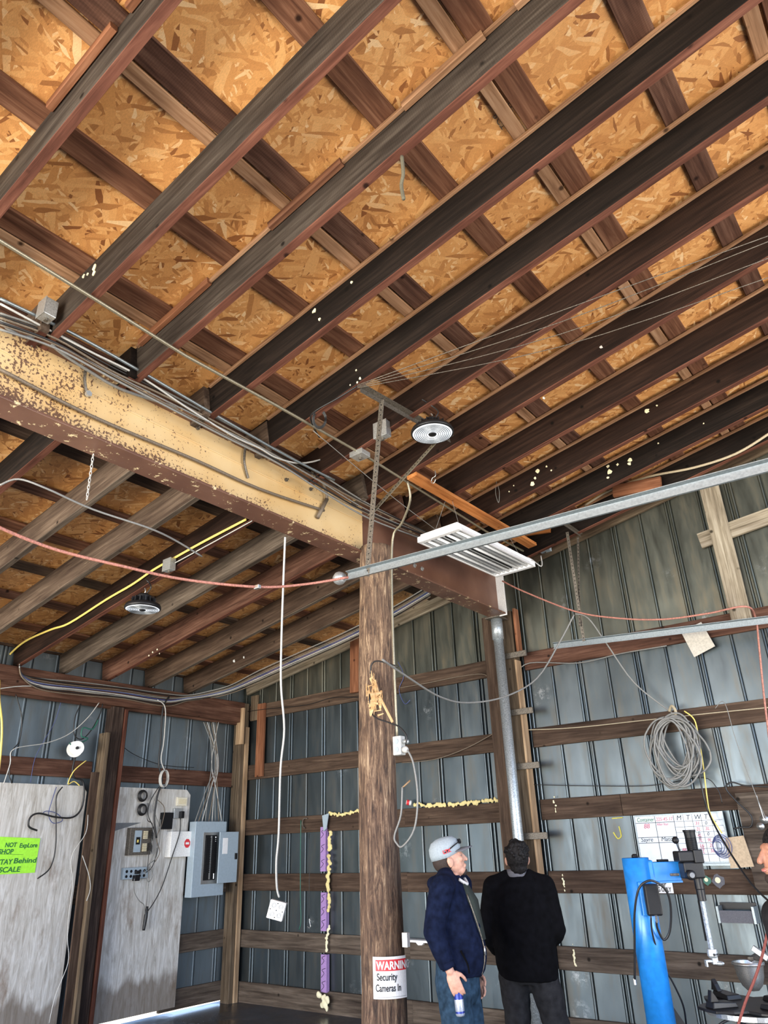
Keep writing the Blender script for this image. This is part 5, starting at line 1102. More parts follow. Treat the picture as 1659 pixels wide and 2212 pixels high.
# ================================================================== BLUE WHEEL MACHINE
def machine():
    cb = at(1379, 1900, D=4.25); cx_, cy_ = cb.x, cb.y
    ztop = at(1378, 1853, D=4.25).z; zb = at(1437, 2192, D=4.25).z
    R3 = Vector((math.cos(YAW), math.sin(YAW), 0)); F3 = Vector((-math.sin(YAW), math.cos(YAW), 0)); Z3 = Vector((0, 0, 1))
    t = thing('wheel_machine', 'bright blue wheel service machine with column, swing arm and black head', 'machine', (cx_, cy_, 0))
    O = Vector((cx_, cy_, 0))
    def bx(r0, r1, f0, f1, z0, z1): return MB().box(r0, r1, f0, f1, z0, z1, Matrix(((R3.x, F3.x, 0, O.x), (R3.y, F3.y, 0, O.y), (0, 0, 1, 0), (0, 0, 0, 1))))
    rc = .077
    part(MB().lathe([(rc, zb), (rc, ztop-.002), (rc-.004, ztop)], O, 40), 'column', 'blue_paint', t, smooth=False)
    for p in t.children[-1].data.polygons: p.use_smooth = abs(p.normal.z) < .5
    part(MB().lathe([(0, ztop), (.018, ztop), (.018, ztop+.012), (.010, ztop+.02), (0, ztop+.02)], O, 14), 'cap_bolt', 'black_plastic', t, smooth=True)
    sh = at(1514, 1930, D=4.12); v = sh-O; ru, fu = v.dot(R3), v.dot(F3)
    za, zbm = at(1440, 1862, D=4.2).z, at(1440, 1904, D=4.2).z
    arm = bx(.03, ru-.07, -.045, .045, zbm, za); a = part(arm, 'arm', 'blue_paint', t, bevel=.004)
    part(bx(.03, rc+.012, -.05, .05, zbm-.05, za+.012), 'arm_collar', 'blue_paint', t, bevel=.012)
    part(bx(.05, ru-.07, -.052, .052, zbm-.008, zbm+.002), 'arm_lower_plate', 'blue_paint', a)
    part(bx(.13, .19, -.02, .02, za, za+.012), 'arm_clip', 'black_plastic', a, bevel=.003)
    S = O+R3*ru+F3*fu
    T = Matrix(((R3.x, F3.x, 0, S.x), (R3.y, F3.y, 0, S.y), (0, 0, 1, 0), (0, 0, 0, 1)))
    z_ = lambda y, x=1510: at(x, y, D=4.12).z
    hd = part(MB().box(-.105, .02, -.05, .05, z_(1862, 1495), z_(1838, 1495), T).box(-.085, .03, -.045, .045, z_(1898, 1500), z_(1862, 1500), T), 'head', 'black_metal', t, bevel=.008)
    part(MB().box(-.02, .035, -.06, -.045, z_(1865, 1510), z_(1835, 1510), T), 'head_cover', 'black_metal', hd, bevel=.006)
    kc = T @ Vector((-.06, -.045, z_(1890, 1492)))
    part(MB().lathe([(0, 0), (.026, 0), (.026, .03), (.02, .036), (0, .036)], kc, 20, -F3), 'lock_knob', 'black_plastic', hd, smooth=True)
    part(MB().lathe([(0, .036), (.014, .036), (.014, .04), (0, .04)], kc, 16, -F3), 'knob_cap', 'panel_dark', hd)
    sc = T @ Vector((-.115, -.03, z_(1889, 1476))); part(MB().tube([sc, sc-R3*.05], .007, 8, False), 'stop_screw', 'galvanised_dark', t)
    zs0, zs1 = z_(1838, 1500), z_(1795, 1490)
    part(MB().tube([S+Z3*zs0, S+Z3*zs1], .022, 16, False), 'post', 'black_metal', t, smooth=True)
    m = MB(); pts = []
    for k in range(121): pts.append(S+Z3*(zs0+(zs1-zs0)*.72*k/120)+R3*.028*math.cos(k*.78)+F3*.028*math.sin(k*.78))
    part(m.tube(pts, .0035, 5, False), 'spring', 'black_metal', t, smooth=True)
    part(MB().lathe([(0, 0), (.030, 0), (.032, .03), (.036, .032), (.036, .042), (0, .042)], S+Z3*(zs1-.035), 22), 'post_cap', 'black_plastic', t, smooth=False)
    l0 = S+R3*(-.085)-F3*.03+Z3*z_(1840, 1475); l1 = at(1459, 1815, D=4.05)
    part(MB().tube([l0, l1], .0055, 8, False), 'lever', 'steel_bright', t, smooth=True); part(MB().ball(l1, .019), 'lever_ball', 'black_plastic', t, smooth=True)
    part(MB().lathe([(.026, z_(1895)), (.026, z_(1920)), (.024, z_(1922)), (.024, z_(1945)), (.018, z_(1946))], (S.x, S.y, 0), 18), 'sleeve', 'black_metal', t)
    zt = z_(2048, 1540)
    part(MB().lathe([(.0145, z_(1945)), (.0145, zt)], (S.x, S.y, 0), 6), 'hex_shaft', 'pipe_grey', t)
    part(MB().box(-.019, .0, .012, .022, zt+.05, z_(1945), T), 'shaft_key', 'black_metal', t)
    part(MB().lathe([(.026, zt+.012), (.028, zt), (.028, zt-.02), (.02, zt-.03), (0, zt-.03)], (S.x, S.y, 0), 16), 'clamp_collar', 'pipe_grey', t)
    tool = MB(); tool.box(-.05, .02, -.010, .010, zt-.050, zt-.038, T); tool.box(-.05, -.041, -.02, .010, zt-.07, zt-.04, T); tool.ball(T @ Vector((.024, -.01, zt-.055)), .028, .014, .011); tool.box(-.01, .02, -.014, .014, zt-.06, zt-.02, T)
    part(tool, 'mount_tool', 'pipe_grey', t, bevel=.003)
    for k in (-1, 1): part(MB().lathe([(0, 0), (.006, 0), (.006, .008), (0, .008)], T @ Vector((.011*k+.008, -.028, zt-.012)), 8, -F3), 'screw', 'black_metal', t)
    # air control box with tubes
    p0, p1 = at(1394, 1910, D=4.12), at(1424, 1976, D=4.12)
    d0, d1 = (p0-O).dot(R3), (p1-O).dot(R3)
    part(bx(d0-.01, d1+.0, -rc-.06, -rc+.01, p1.z, p0.z), 'control_box', 'black_plastic', t, bevel=.010)
    part(bx(d0-.03, d0-.005, -rc-.03, -rc+.03, p1.z, p0.z+.01), 'box_bracket', 'blue_paint', t, bevel=.003)
    k_ = lambda x, y, d=4.05: at(x, y, D=d)
    part(MB().tube([k_(1418, 1985), k_(1420, 2005), k_(1434, 2030), k_(1447, 2010), k_(1449, 1960), k_(1440, 1925), k_(1420, 1907), k_(1400, 1903), k_(1380, 1920), k_(1371, 1970), k_(1371, 2040), k_(1371, 2115)], .0065, 8), 'air_tube', 'cable_black', t, smooth=True)
    part(MB().lathe([(0, 0), (.009, 0), (.009, .03), (0, .03)], k_(1371, 2118)-Z3*.02, 10), 'tube_nozzle', 'steel_bright', t)
    part(MB().tube([k_(1406, 1978), k_(1410, 2020), k_(1430, 2080), k_(1455, 2125), k_(1475, 2170), k_(1482, 2210), k_(1484, 2260)], .005, 8), 'lower_tube', 'cable_black', t, smooth=True)
    part(MB().tube([k_(1417, 1978), k_(1419, 1992)], .008, 8, False), 'tube_fitting', 'steel_bright', t)
    # tilting hinge at the column foot and the cabinet
    part(MB().lathe([(rc+.006, zb-.012), (rc+.006, zb)], O, 40), 'foot_ring', 'blue_paint', t)
    m = MB(); m.prism([O+R3*.068+F3*-.02+Z3*(zb+.11), O+R3*.19+F3*-.02+Z3*(zb-.09), O+R3*.068+F3*-.02+Z3*(zb-.09)], F3*.008); part(m, 'gusset', 'black_metal', t)
    part(bx(-.01, .13, -.12, .05, zb-.12, zb-.022), 'tilt_housing', 'panel_grey', t, bevel=.008)
    part(bx(-.10, .10, -.10, .14, .0, zb-.09), 'rear_cabinet', 'blue_paint', t, bevel=.012)
    tt = at(1622, 2168, D=3.95); v = tt-O; r_, f_ = v.dot(R3), v.dot(F3)
    part(bx(.10, r_+.22, f_-.28, f_+.28, .04, tt.z-.33), 'cabinet', 'blue_paint', t, bevel=.02)
    # turntable
    C3 = Vector((tt.x, tt.y, tt.z))
    poly = []
    for k in range(24):
        a = 2*PI*k/24; rr = .30 if k % 6 in (0, 1, 5) else (.25 if k % 6 in (2, 4) else .20)
        poly.append(C3+R3*rr*math.cos(a+.3)+F3*rr*math.sin(a+.3))
    part(MB().prism(poly, (0, 0, -.014)), 'turntable', 'black_metal', t, bevel=.003)
    part(MB().lathe([(.215, -.022), (.235, -.022), (.235, -.045), (.215, -.045)], C3, 40), 'turntable_ring', 'steel_bright', t, smooth=False)
    part(MB().lathe([(.09, -.34), (.09, -.04), (.05, -.014), (0, -.014)], C3, 24), 'spindle', 'black_metal', t)
    for k in range(4):
        a = .3+k*PI/2; X = R3*math.cos(a)+F3*math.sin(a); Yv = Z3.cross(X); c = C3+X*.19
        part(MB().hexa([c-X*.07-Yv*.05, c+X*.08-Yv*.035, c+X*.08+Yv*.035, c-X*.07+Yv*.05, c-X*.06-Yv*.045+Z3*.022, c+X*.07-Yv*.03+Z3*.03, c+X*.07+Yv*.03+Z3*.03, c-X*.06+Yv*.045+Z3*.022]), 'jaw', 'black_metal', t, bevel=.004)
        part(MB().prism([c+X*.03+Z3*.028, c+X*.085+Z3*.03, c+X*.07+Z3*.085, c+X*.05+Z3*.06], Yv*.03), 'jaw_hook', 'black_metal', t, bevel=.003)
        part(MB().tube([C3+X*.12-Z3*.05, C3+X*.2-Yv*.05-Z3*.10, C3+X*.13-Z3*.17], .007, 7), 'jaw_hose', 'cable_black', t, smooth=True)
machine()

# ================================================================== PEOPLE
def remesh(o, v, smooth=4, disp=0, dscale=.12):
    r = o.modifiers.new('remesh', 'REMESH'); r.mode = 'VOXEL'; r.voxel_size = v; r.use_smooth_shade = True
    sm = o.modifiers.new('smooth', 'SMOOTH'); sm.iterations = smooth; sm.factor = .5
    if disp:
        tx = bpy.data.textures.new('folds', 'CLOUDS'); tx.noise_scale = dscale; tx.noise_depth = 2
        d = o.modifiers.new('folds', 'DISPLACE'); d.texture = tx; d.strength = disp; d.mid_level = .5; d.texture_coords = 'LOCAL'
def person(label, base, ang, head_yaw, head_pitch, look, H=1.74):
    """ang: direction faced in the plan, degrees. head_yaw relative to it, head_pitch upwards"""
    s = H/1.75; a = math.radians(ang-90)
    T = Matrix.Translation(base) @ Matrix.Rotation(a, 4, 'Z') @ Matrix.Scale(s, 4)
    P = lambda x, y, z: T @ Vector((x, y, z))
    t = thing('person', label, 'person', base)
    L = look
    sh = {1: L['elbow_r'], -1: L['elbow_l']}; wr = {1: L['wrist_r'], -1: L['wrist_l']}
    nk = Vector((0, L.get('lean', 0), 1.50)); lean = L.get('lean', 0)
    HT = Matrix.Translation((0, lean+.015, L.get('head_z', 1.545))) @ Matrix.Rotation(math.radians(head_yaw), 4, 'Z') @ Matrix.Rotation(math.radians(head_pitch), 4, 'X')
    hp = lambda x, y, z: T @ HT @ Vector((x, y, z))
    HR = (T @ HT).to_3x3().to_4x4()
    m = MB()
    # torso, one stack of rings
    def ring(cx_, cy_, z, rx, ry, n=24): return [P(cx_+rx*math.cos(2*PI*k/n), cy_+ry*math.sin(2*PI*k/n), z) for k in range(n)]
    m.rings([ring(0, lean*f, z, rx, ry) for z, rx, ry, f in ((.84, .10, .09, 0), (.88, .155, .11, 0), (1.0, .155, .11, .2), (1.12, .145, .105, .4), (1.28, .165, .115, .7), (1.40, .165, .10, .9), (1.46, .11, .075, 1), (1.50, .06, .06, 1))])
    m.tube([P(0, lean-.01, 1.44), hp(0, -.02, .02)], [.062*s, .056*s], 16, False)
    for k in (1, -1):
        S_ = P(.185*k, lean, L.get('sh_z', 1.40)); E_ = P(*sh[k]); W_ = P(*wr[k])
        m.ball(S_, .06*s); m.tube([S_, S_.lerp(E_, .5), E_], [.054*s, .047*s, .038*s], 12, False); m.ball(E_, .04*s); m.tube([E_, E_.lerp(W_, .4), W_], [.040*s, .038*s, .025*s], 12, False); m.ball(W_, .027*s)
        hx, kn, an = L['legs'][k]
        A_, K_, N_ = P(*hx), P(*kn), P(*an)
        m.tube([A_, A_.lerp(K_, .4), K_], [.088*s, .08*s, .054*s], 14, False); m.ball(K_, .055*s); m.tube([K_, K_.lerp(N_, .35), N_], [.052*s, .055*s, .035*s], 14, False)
        m.ball(N_, .037*s)
        # foot
        m.tube([N_, N_+(P(0, .12, 0)-P(0, 0, 0))-Vector((0, 0, .05*s))], [.035*s, .03*s], 10, False)
        # hand
        d = (W_-E_).normalized(); th = L['thumb'][k]; th = (P(*th)-P(0, 0, 0)).normalized(); th = (th-d*th.dot(d)).normalized(); n_ = d.cross(th)*(-k)
        curl = L['curl'][k]
        pm = Matrix(((th.x, n_.x, d.x, 0), (th.y, n_.y, d.y, 0), (th.z, n_.z, d.z, 0), (0, 0, 0, 1)))
        m.ball(W_+d*.05*s, .040*s, .017*s, .052*s, 14, 9, pm)
        tips = []
        for i, ln in enumerate((.072, .080, .074, .058)):
            b = W_+d*.082*s+th*(.030-.0205*i)*s; ang_ = 0; pts = [b-d*.02*s, b]
            for j, sg in enumerate((.45, .32, .23)):
                ang_ += curl*(.5, 1.0, .8)[j]; b = b+(d*math.cos(ang_)+n_*math.sin(ang_))*ln*sg*s; pts.append(b)
            m.tube(pts, [.0095*s, .0095*s, .009*s, .008*s, .0065*s], 8, False); m.ball(pts[-1], .0066*s, n=8, m=6)
        b = W_+d*.022*s+th*.026*s; pts = [b]
        for q_, ln in (((th*.75+d*.65+n_*.25), .035), ((th*.35+d*.8+n_*.5), .03), ((th*.1+d*.8+n_*.65), .024)): b = b+q_.normalized()*ln*s; pts.append(b)
        m.tube(pts, [.014*s, .0115*s, .010*s, .008*s], 8, False); m.ball(pts[-1], .008*s, n=8, m=6)
        if k == 1: t['_w'] = 0; grip = (W_+d*.105*s+n_*.032*s, d, n_, th)
    # head
    m.ball(hp(0, -.012, .125), .077*s, .098*s, .100*s, 24, 16, HR); m.ball(hp(0, .022, .085), .064*s, .078*s, .092*s, 22, 14, HR)
    m.ball(hp(0, .052, .018), .042*s, .042*s, .032*s, 18, 10, HR); m.ball(hp(0, .075, .010), .022*s, .02*s, .017*s, 14, 8, HR)
    m.ball(hp(0, .072, .128), .052*s, .022*s, .020*s, 16, 8, HR)                  # brow
    m.tube([hp(0, .088, .118), hp(0, .106, .082), hp(0, .112, .072)], [.009*s, .013*s, .014*s], 10, False); m.ball(hp(0, .112, .070), .016*s, .013*s, .011*s, 12, 8, HR)
    m.ball(hp(0, .092, .043), .024*s, .013*s, .006*s, 14, 8, HR); m.ball(hp(0, .090, .033), .022*s, .013*s, .006*s, 14, 8, HR)
    for k in (1, -1):
        m.ball(hp(.040*k, .066, .085), .022*s, .022*s, .02*s, 12, 8, HR)
        m.ball(hp(.077*k, -.008, .085), .010*s, .020*s, .032*s, 12, 8, HR @ Matrix.Rotation(-.2, 4, 'X')); m.ball(hp(.084*k, -.016, .092), .007*s, .017*s, .026*s, 12, 8, HR)
    b = part(m, 'body', L['skin'], t); remesh(b, .0042, 2)
    for k in (1, -1): part(MB().ball(hp(.032*k, .0785, .103), .0095*s, .008*s, .005*s, 10, 8, HR), 'eye', 'eye_white', b, smooth=True)
    # jacket
    m = MB()
    m.rings([ring(cx_, cy_+lean*f, z, rx, ry, 28) for z, rx, ry, cx_, cy_, f in L['jacket']])
    for k in (1, -1):
        S_ = P(.18*k, lean-.005, L.get('sh_z', 1.40)-.005); E_ = P(*sh[k]); W_ = P(*wr[k]); W2 = W_.lerp(E_, .10)
        m.ball(S_, .083*s); m.tube([S_, S_.lerp(E_, .5), E_], [.082*s, .075*s, .064*s], 16, False); m.ball(E_, .066*s); m.tube([E_, E_.lerp(W2, .5), W2], [.065*s, .061*s, .047*s], 16, False)
        m.tube([S_, P(.05*k, lean-.02, L.get('sh_z', 1.40)+.07)], [.075*s, .06*s], 14, False)
    if L.get('hood'): m.ball(P(0, lean-.10, 1.46), .12*s, .07*s, .055*s, 18, 10, T.to_3x3().to_4x4()); m.tube([P(-.09, lean-.03, 1.47), P(0, lean-.075, 1.50), P(.09, lean-.03, 1.47)], .036*s, 12)
    j = part(m, 'jacket', L['jmat'], t); remesh(j, .010, 5, .022, .16)
    for k in (1, -1):
        E_ = P(*sh[k]); W_ = P(*wr[k]); d = (W_-E_).normalized()
        part(MB().tube([W_-d*.045*s, W_-d*.012*s], [.046*s, .040*s], 18, False), 'cuff', L['jmat'], j, smooth=True)
    # collar
    cl = MB(); n = 28
    cl.rings([[P(rr*math.cos(2*PI*q_/n)*1.02, lean-.005+rr*math.sin(2*PI*q_/n), z+(-.02 if math.sin(2*PI*q_/n) > .3 else 0)) for q_ in range(n)] for rr, z in ((.084, 1.445), (.080, 1.49), (.074, 1.515), (.068, 1.51), (.070, 1.45))])
    part(cl, 'collar', L['cmat'], j, smooth=True)
    # trousers
    m = MB(); m.rings([ring(0, 0, z, rx, ry) for z, rx, ry in ((.80, .11, .10), (.86, .175, .135), (.95, .178, .135), (1.03, .165, .125))])
    for k in (1, -1):
        hx, kn, an = L['legs'][k]; A_, K_, N_ = P(*hx), P(*kn), P(*an); N2 = N_+Vector((0, 0, -.02))
        m.tube([A_+Vector((0, 0, .02)), A_.lerp(K_, .45), K_], [.108*s, .10*s, .080*s], 16, False); m.ball(K_, .08*s); m.tube([K_, K_.lerp(N2, .5), N2], [.079*s, .076*s, .066*s], 16, False)
    tr = part(m, 'trousers', L['tmat'], t); remesh(tr, .010, 4, .026, .12)
    for k in (1, -1):
        an = L['legs'][k][2]; c = P(an[0], an[1]+.06, 0); c.z = base[2]
        fd = (P(0, 1, 0)-P(0, 0, 0)).normalized(); sd = (P(1, 0, 0)-P(0, 0, 0)).normalized()
        RM = Matrix(((sd.x, fd.x, 0, 0), (sd.y, fd.y, 0, 0), (0, 0, 1, 0), (0, 0, 0, 1)))
        m = MB(); m.ball(c+Vector((0, 0, .042)), .048*s, .135*s, .042*s, 18, 10, RM); m.ball(c-fd*.055+Vector((0, 0, .075)), .044*s, .058*s, .06*s, 16, 10, RM)
        o = part(m, 'shoe', 'shoe_leather', t); remesh(o, .007, 2)
    if '_w' in t: del t['_w']
    return t, P, hp, HR, s, grip

# ---- the man in the cap
b1 = at(971, 1830, D=4.72); b1.z = 0
t1, P, hp, HR, s, grip = person('man in grey cap and dark navy jacket looking up, drink can in his hand', b1, 14, 30, 14, dict(
    skin='skin', jmat='navy_cloth', cmat='navy_cloth', tmat='denim', hood=True, lean=.0, head_z=1.505, sh_z=1.445,
    elbow_r=(.245, -.05, 1.205), wrist_r=(.225, .03, 1.00), elbow_l=(-.25, -.03, 1.16), wrist_l=(-.22, .05, .93),
    thumb={1: (-.3, 1, 0), -1: (.3, 1, 0)}, curl={1: .42, -1: .5},
    legs={1: ((.085, 0, .88), (.09, .02, .48), (.09, -.03, .09)), -1: ((-.085, 0, .88), (-.09, .04, .48), (-.10, .03, .09))},
    jacket=((.945, .160, .125, 0, .025, 0), (.975, .175, .145, 0, .03, 0), (1.04, .182, .155, 0, .035, 0), (1.12, .182, .157, 0, .03, .4), (1.24, .182, .148, 0, .015, .6), (1.36, .182, .13, 0, 0, .8), (1.45, .155, .105, 0, -.01, 1), (1.51, .085, .075, 0, -.02, 1))), 1.70)
# open front: shirt with a white collar edge
m = MB(); m.rings([[P(x, y, z) for x, y, z in r] for r in (
    ((-.03, .10, 1.46), (.03, .10, 1.46), (.03, .06, 1.46), (-.03, .06, 1.46)), ((-.07, .150, 1.36), (.06, .150, 1.36), (.06, .09, 1.36), (-.07, .09, 1.36)),
    ((-.07, .170, 1.22), (.045, .170, 1.22), (.045, .11, 1.22), (-.07, .11, 1.22)), ((-.04, .192, 1.14), (.02, .192, 1.14), (.02, .14, 1.14), (-.04, .14, 1.14)))])
part(m, 'shirt', 'shirt_green', t1, smooth=True)
part(MB().tube([P(-.06, .07, 1.485), P(.0, .105, 1.455), P(.055, .07, 1.485)], .010, 8), 'shirt_collar', 'shirt_white', t1, smooth=True)
part(MB().tube([P(.062, .12, 1.40), P(.062, .17, 1.25), P(.03, .193, 1.12), (P(.025, .192, 1.03)), P(.02, .165, .955)], .004, 6), 'zip', 'galvanised_dark', t1, smooth=True)
part(MB().tube([P(.03, .198, 1.11), P(.028, .200, 1.06)], .006, 6, False), 'zip_pull', 'steel_bright', t1, smooth=True)
part(MB().tube([P(.175, .09, 1.10), P(.165, .125, 1.03), P(.158, .13, .98)], .006, 6), 'pocket_edge', 'black_cloth', t1, smooth=True)
# hair, beard, cap
m = MB(); m.ball(hp(0, -.035, .10), .081*s, .080*s, .078*s, 20, 14, HR); part(m, 'hair', 'hair_brown', t1, smooth=True)
m = MB(); m.ball(hp(0, .072, .004), .029*s, .028*s, .024*s, 14, 10, HR); part(m, 'beard', 'hair_brown', t1, smooth=True)
m = MB(); m.rings([[hp(rx*math.cos(2*PI*k/32), cy_+ry*math.sin(2*PI*k/32), z+.018*(ry/.1)**2*max(0, math.sin(2*PI*k/32))) for k in range(32)] for rx, ry, cy_, z in ((.086, .106, -.010, .118), (.089, .109, -.010, .150), (.083, .101, -.012, .190), (.062, .076, -.014, .222), (.030, .037, -.014, .238), (.004, .004, -.014, .242))])
cp_ = part(m, 'cap', 'cap_grey', t1, smooth=True)
vm = MB(); A = []; B = []
for k in range(15):
    a = PI*(.14+.72*k/14); A.append(hp(.084*math.cos(a), -.010+.106*math.sin(a), .133+.012*math.sin(a))); B.append(hp(.080*math.cos(a), .025+.152*math.sin(a)**1.0, .118+.016*math.sin(a)))
dz = (hp(0, 0, .005)-hp(0, 0, 0)); vm.rings([[A[i], B[i], B[i]+dz, A[i]+dz] for i in range(15)]); part(vm, 'visor', 'collar_grey', cp_, smooth=True)
gm = MB(); gm.tube([hp(.088, -.03, .150), hp(.090, .03, .172), hp(.070, .085, .188)], .004, 6); gm.tube([hp(-.088, -.03, .150), hp(-.090, .03, .172), hp(-.070, .085, .188)], .004, 6)
for k in (1, -1): gm.ball(hp(.036*k, .098, .188), .034*s, .008*s, .017*s, 14, 8, HR)
part(gm, 'sunglasses', 'black_plastic', t1, smooth=True)
e0 = hp(0, 0, 0); text('LTX', .030*s, hp(.093, -.042, .146), hp(0, 1, 0)-e0, hp(0, -.05, 1)-e0, 'sign_red', 'cap_lettering', cp_, bold=.001, ext=.002)
# can in the hand
gc, gd, gn, gth = grip
c0 = gc+Vector((0, 0, -.02))
tc_ = thing('drink_can', 'slim silver and blue drink can hanging from the hand of the man in the cap', 'can', c0-Vector((0, 0, .10)))
ax = Vector((.05, .02, -1)).normalized(); cc0 = c0+Vector((0, 0, .02))
part(MB().lathe([(0, 0), (.022, .0), (.0265, .008), (.0265, .125), (.022, .133), (0, .133)], cc0, 28, ax), 'body', 'can_silver', tc_, smooth=True)
part(MB().lathe([(.0268, .012), (.0268, .050)], cc0, 28, ax, cap=False), 'blue_band', 'can_blue', tc_, smooth=True)
part(MB().lathe([(.0268, .108), (.0268, .118)], cc0, 28, ax, cap=False), 'lower_band', 'can_blue', tc_, smooth=True)

# ---- the man seen from behind
b2 = at(1113, 1835, D=5.2); b2.z = 0
t2, P, hp, HR, s, grip = person('dark-haired man in a black jacket seen from behind, hands in front', b2, 112, 14, 16, dict(
    skin='skin', jmat='black_cloth', cmat='collar_grey', tmat='charcoal_cloth', lean=.0, head_z=1.487,
    elbow_r=(.235, .02, 1.13), wrist_r=(.16, .19, 1.02), elbow_l=(-.26, .0, 1.13), wrist_l=(-.21, .15, .97),
    thumb={1: (-.5, .6, .6), -1: (.5, .6, .6)}, curl={1: .5, -1: .5},
    legs={1: ((.095, 0, .88), (.18, .02, .47), (.28, -.06, .09)), -1: ((-.095, 0, .88), (-.10, .04, .48), (-.10, .02, .09))},
    jacket=((.825, .195, .150, .01, 0, 0), (.85, .205, .160, .01, 0, 0), (.92, .215, .160, .0, 0, 0), (1.08, .215, .160, 0, 0, .4), (1.22, .23, .155, 0, 0, .6), (1.34, .225, .14, 0, 0, .8), (1.42, .18, .115, 0, -.01, 1), (1.465, .09, .08, 0, -.01, 1))), 1.70)
m = MB(); m.ball(hp(0, -.022, .128), .086*s, .103*s, .107*s, 24, 16, HR); m.ball(hp(0, -.06, .055), .062*s, .05*s, .055*s, 18, 12, HR)
rnd = random.Random(4)
for k in range(70):
    a = rnd.uniform(0, 2*PI); b = rnd.uniform(.1, 1.25); v = Vector((.086*math.cos(a)*math.cos(b), -.022+.102*math.sin(a)*math.cos(b), .128+.106*math.sin(b)))
    if v.y > .05 and v.z < .16: continue
    m.ball(hp(*v), .016*s, .016*s, .010*s, 8, 5, HR)
h = part(m, 'hair', 'hair_dark', t2); remesh(h, .005, 1, .012, .03)

# ---- the face at the right edge
b3 = at(1641, 1856, D=3.0); L3 = -Vector((math.cos(YAW), math.sin(YAW), 0)); b3 = b3-L3*.085; b3.z = 0
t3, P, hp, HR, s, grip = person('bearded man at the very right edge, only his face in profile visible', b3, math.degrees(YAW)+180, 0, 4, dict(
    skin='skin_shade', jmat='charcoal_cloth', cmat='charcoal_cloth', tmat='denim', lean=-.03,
    elbow_r=(.26, -.05, 1.12), wrist_r=(.24, .02, .87), elbow_l=(-.26, -.05, 1.12), wrist_l=(-.24, .02, .87),
    thumb={1: (-.3, 1, 0), -1: (.3, 1, 0)}, curl={1: .4, -1: .4},
    legs={1: ((.09, 0, .88), (.10, .01, .48), (.11, -.03, .09)), -1: ((-.09, 0, .88), (-.10, .01, .48), (-.11, -.03, .09))},
    jacket=((.84, .175, .12, 0, -.02, 0), (.95, .175, .12, 0, -.02, 0), (1.08, .175, .12, 0, -.02, .4), (1.22, .18, .12, 0, -.01, .6), (1.34, .185, .115, 0, -.01, .8), (1.42, .16, .10, 0, -.01, 1), (1.48, .09, .075, 0, -.01, 1))), 1.66)
m = MB(); m.ball(hp(0, .066, .006), .040*s, .034*s, .030*s, 16, 10, HR); m.ball(hp(0, .040, .02), .064*s, .05*s, .045*s, 16, 10, HR); part(m, 'beard', 'hair_brown', t3, smooth=True)
m = MB(); m.ball(hp(0, -.018, .145), .084*s, .104*s, .092*s, 22, 14, HR); part(m, 'hair', 'hair_dark', t3, smooth=True)
part(MB().ball(hp(0, .099, .038), .020*s, .010*s, .008*s, 12, 8, HR), 'lips', 'lip', t3, smooth=True)

# ================================================================== SMALL MARKS AT THE ROOF
def spots(i, side, px, mat='foam_pale'):
    yf = (farR if side == 'R' else farL)[i]; t = (raftR if side == 'R' else raftL)[i]; yn = yf-.052 if side == 'R' else yf-.082
    rnd = random.Random(i*7+len(px))
    for x, y, r_ in px:
        c = at(x, y, Y=yn); m = MB(); m.prism([c+Vector((math.cos(2*PI*k/9)*r_*rnd.uniform(.5, 1.2), 0, math.sin(2*PI*k/9)*r_*rnd.uniform(.6, 1.3))) for k in range(9)], (0, -.004, 0))
        part(m, 'dried_foam_spot', mat, t)
spots(2, 'R', ((205, 577, .022), (203, 590, .018), (181, 597, .014), (190, 592, .010)))
spots(4, 'R', ((680, 672, .018), (690, 690, .012), (700, 640, .010), (760, 610, .010)))
spots(5, 'R', ((778, 818, .012), (772, 826, .008), (770, 800, .007), (757, 832, .006)))
spots(9, 'R', ((1398, 888, .022), (1419, 876, .008), (1150, 1045, .026), (1162, 1017, .022), (1156, 1033, .012), (1181, 1008, .010), (1191, 1016, .009), (1110, 1049, .006), (1100, 1062, .006)))
spots(10, 'R', ((1313, 1008, .016), (1316, 1020, .026), (1313, 1032, .014), (1334, 1004, .013), (1361, 993, .022), (1360, 1002, .018), (1422, 958, .008), (1520, 915, .007)))
spots(7, 'R', ((1299, 750, .012), (1175, 860, .010)), 'cable_white')
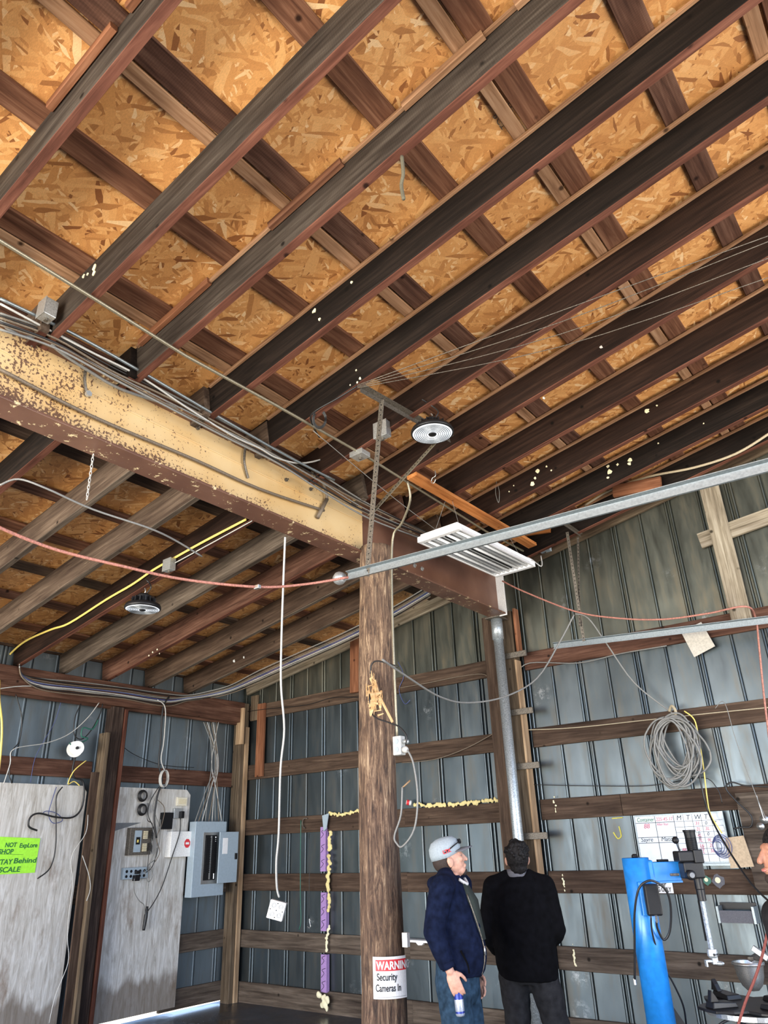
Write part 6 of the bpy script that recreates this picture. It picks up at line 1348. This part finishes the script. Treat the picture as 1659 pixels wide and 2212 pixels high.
spots(7, 'L', ((506, 1428, .018), (527, 1420, .012)), 'cable_white')
spots(5, 'L', ((330, 1409, .010), (322, 1416, .008), (340, 1403, .008), (345, 1412, .006)), 'foam_pale')
# ink stamps on the roof sheathing
def stamp(lines, x, y, size, side='R'):
    s_ = SR if side == 'R' else SL; p = at_roof(x, y, .2655, side); rt = Vector((0, 1, 0)); up_ = Vector((1, 0, s_)).normalized()*(-1)
    # lettering runs along the building and is read from below
    t = thing('ink_stamp', lines[0][1], 'stamp', p)
    for k, (tx, _) in enumerate(lines): text(tx, size, p-up_*size*1.25*k, rt, up_, 'conduit_old', 'lettering', t, ext=.0003)
stamp([('RCT', 'black ink stamp on the sheathing between the third and fourth rafters from the left'), ('A', '')], 1076, 240, .055)
stamp([('24/16', 'faint ink stamp on the sheathing above the second conduit bend of the roof'), ('EXP 1', '')], 1190, 370, .04)
stamp([('PS 2', 'faint ink stamp on the sheathing between first and second rafters, upper left'), ('7/16', '')], 385, 215, .05)
stamp([('STRENGTH', 'faint ink stamp along the sheathing edge between second and third rafters')], 555, 375, .05)
stamp([('EXPOSURE', 'faint ink stamp on the sheathing just above the steel beam')], 600, 855, .05)
# small hooks
m = MB(); c = at(1204, 1012, Y=6.05)
c = at(941, 1035, Y=4.5); m.tube([c+Vector((0, 0, .08)), c+Vector((.0, 0, .03)), c+Vector((-.03, 0, .02)), c+Vector((-.045, 0, -.01)), c+Vector((-.02, 0, -.03)), c+Vector((0, 0, 0))], .004, 6)
tag(m.build('wire_hook', 'steel_bright', smooth=True), 'bent wire hook with a round eye hanging above the fluorescent fixture', 'hook')
m = MB(); c = at(1072, 1040, Y=5.50); d_ = at(1077, 1086, Y=5.5); m.tube([c, c.lerp(d_, .5)+Vector((.02, 0, 0)), d_, c.lerp(d_, .5)-Vector((.02, 0, 0)), c+Vector((.003, 0, 0))], .003, 5)
tag(m.build('wire_loop', 'cable_grey', smooth=True), 'thin wire loop hanging from a rafter right of the orange board', 'wire')
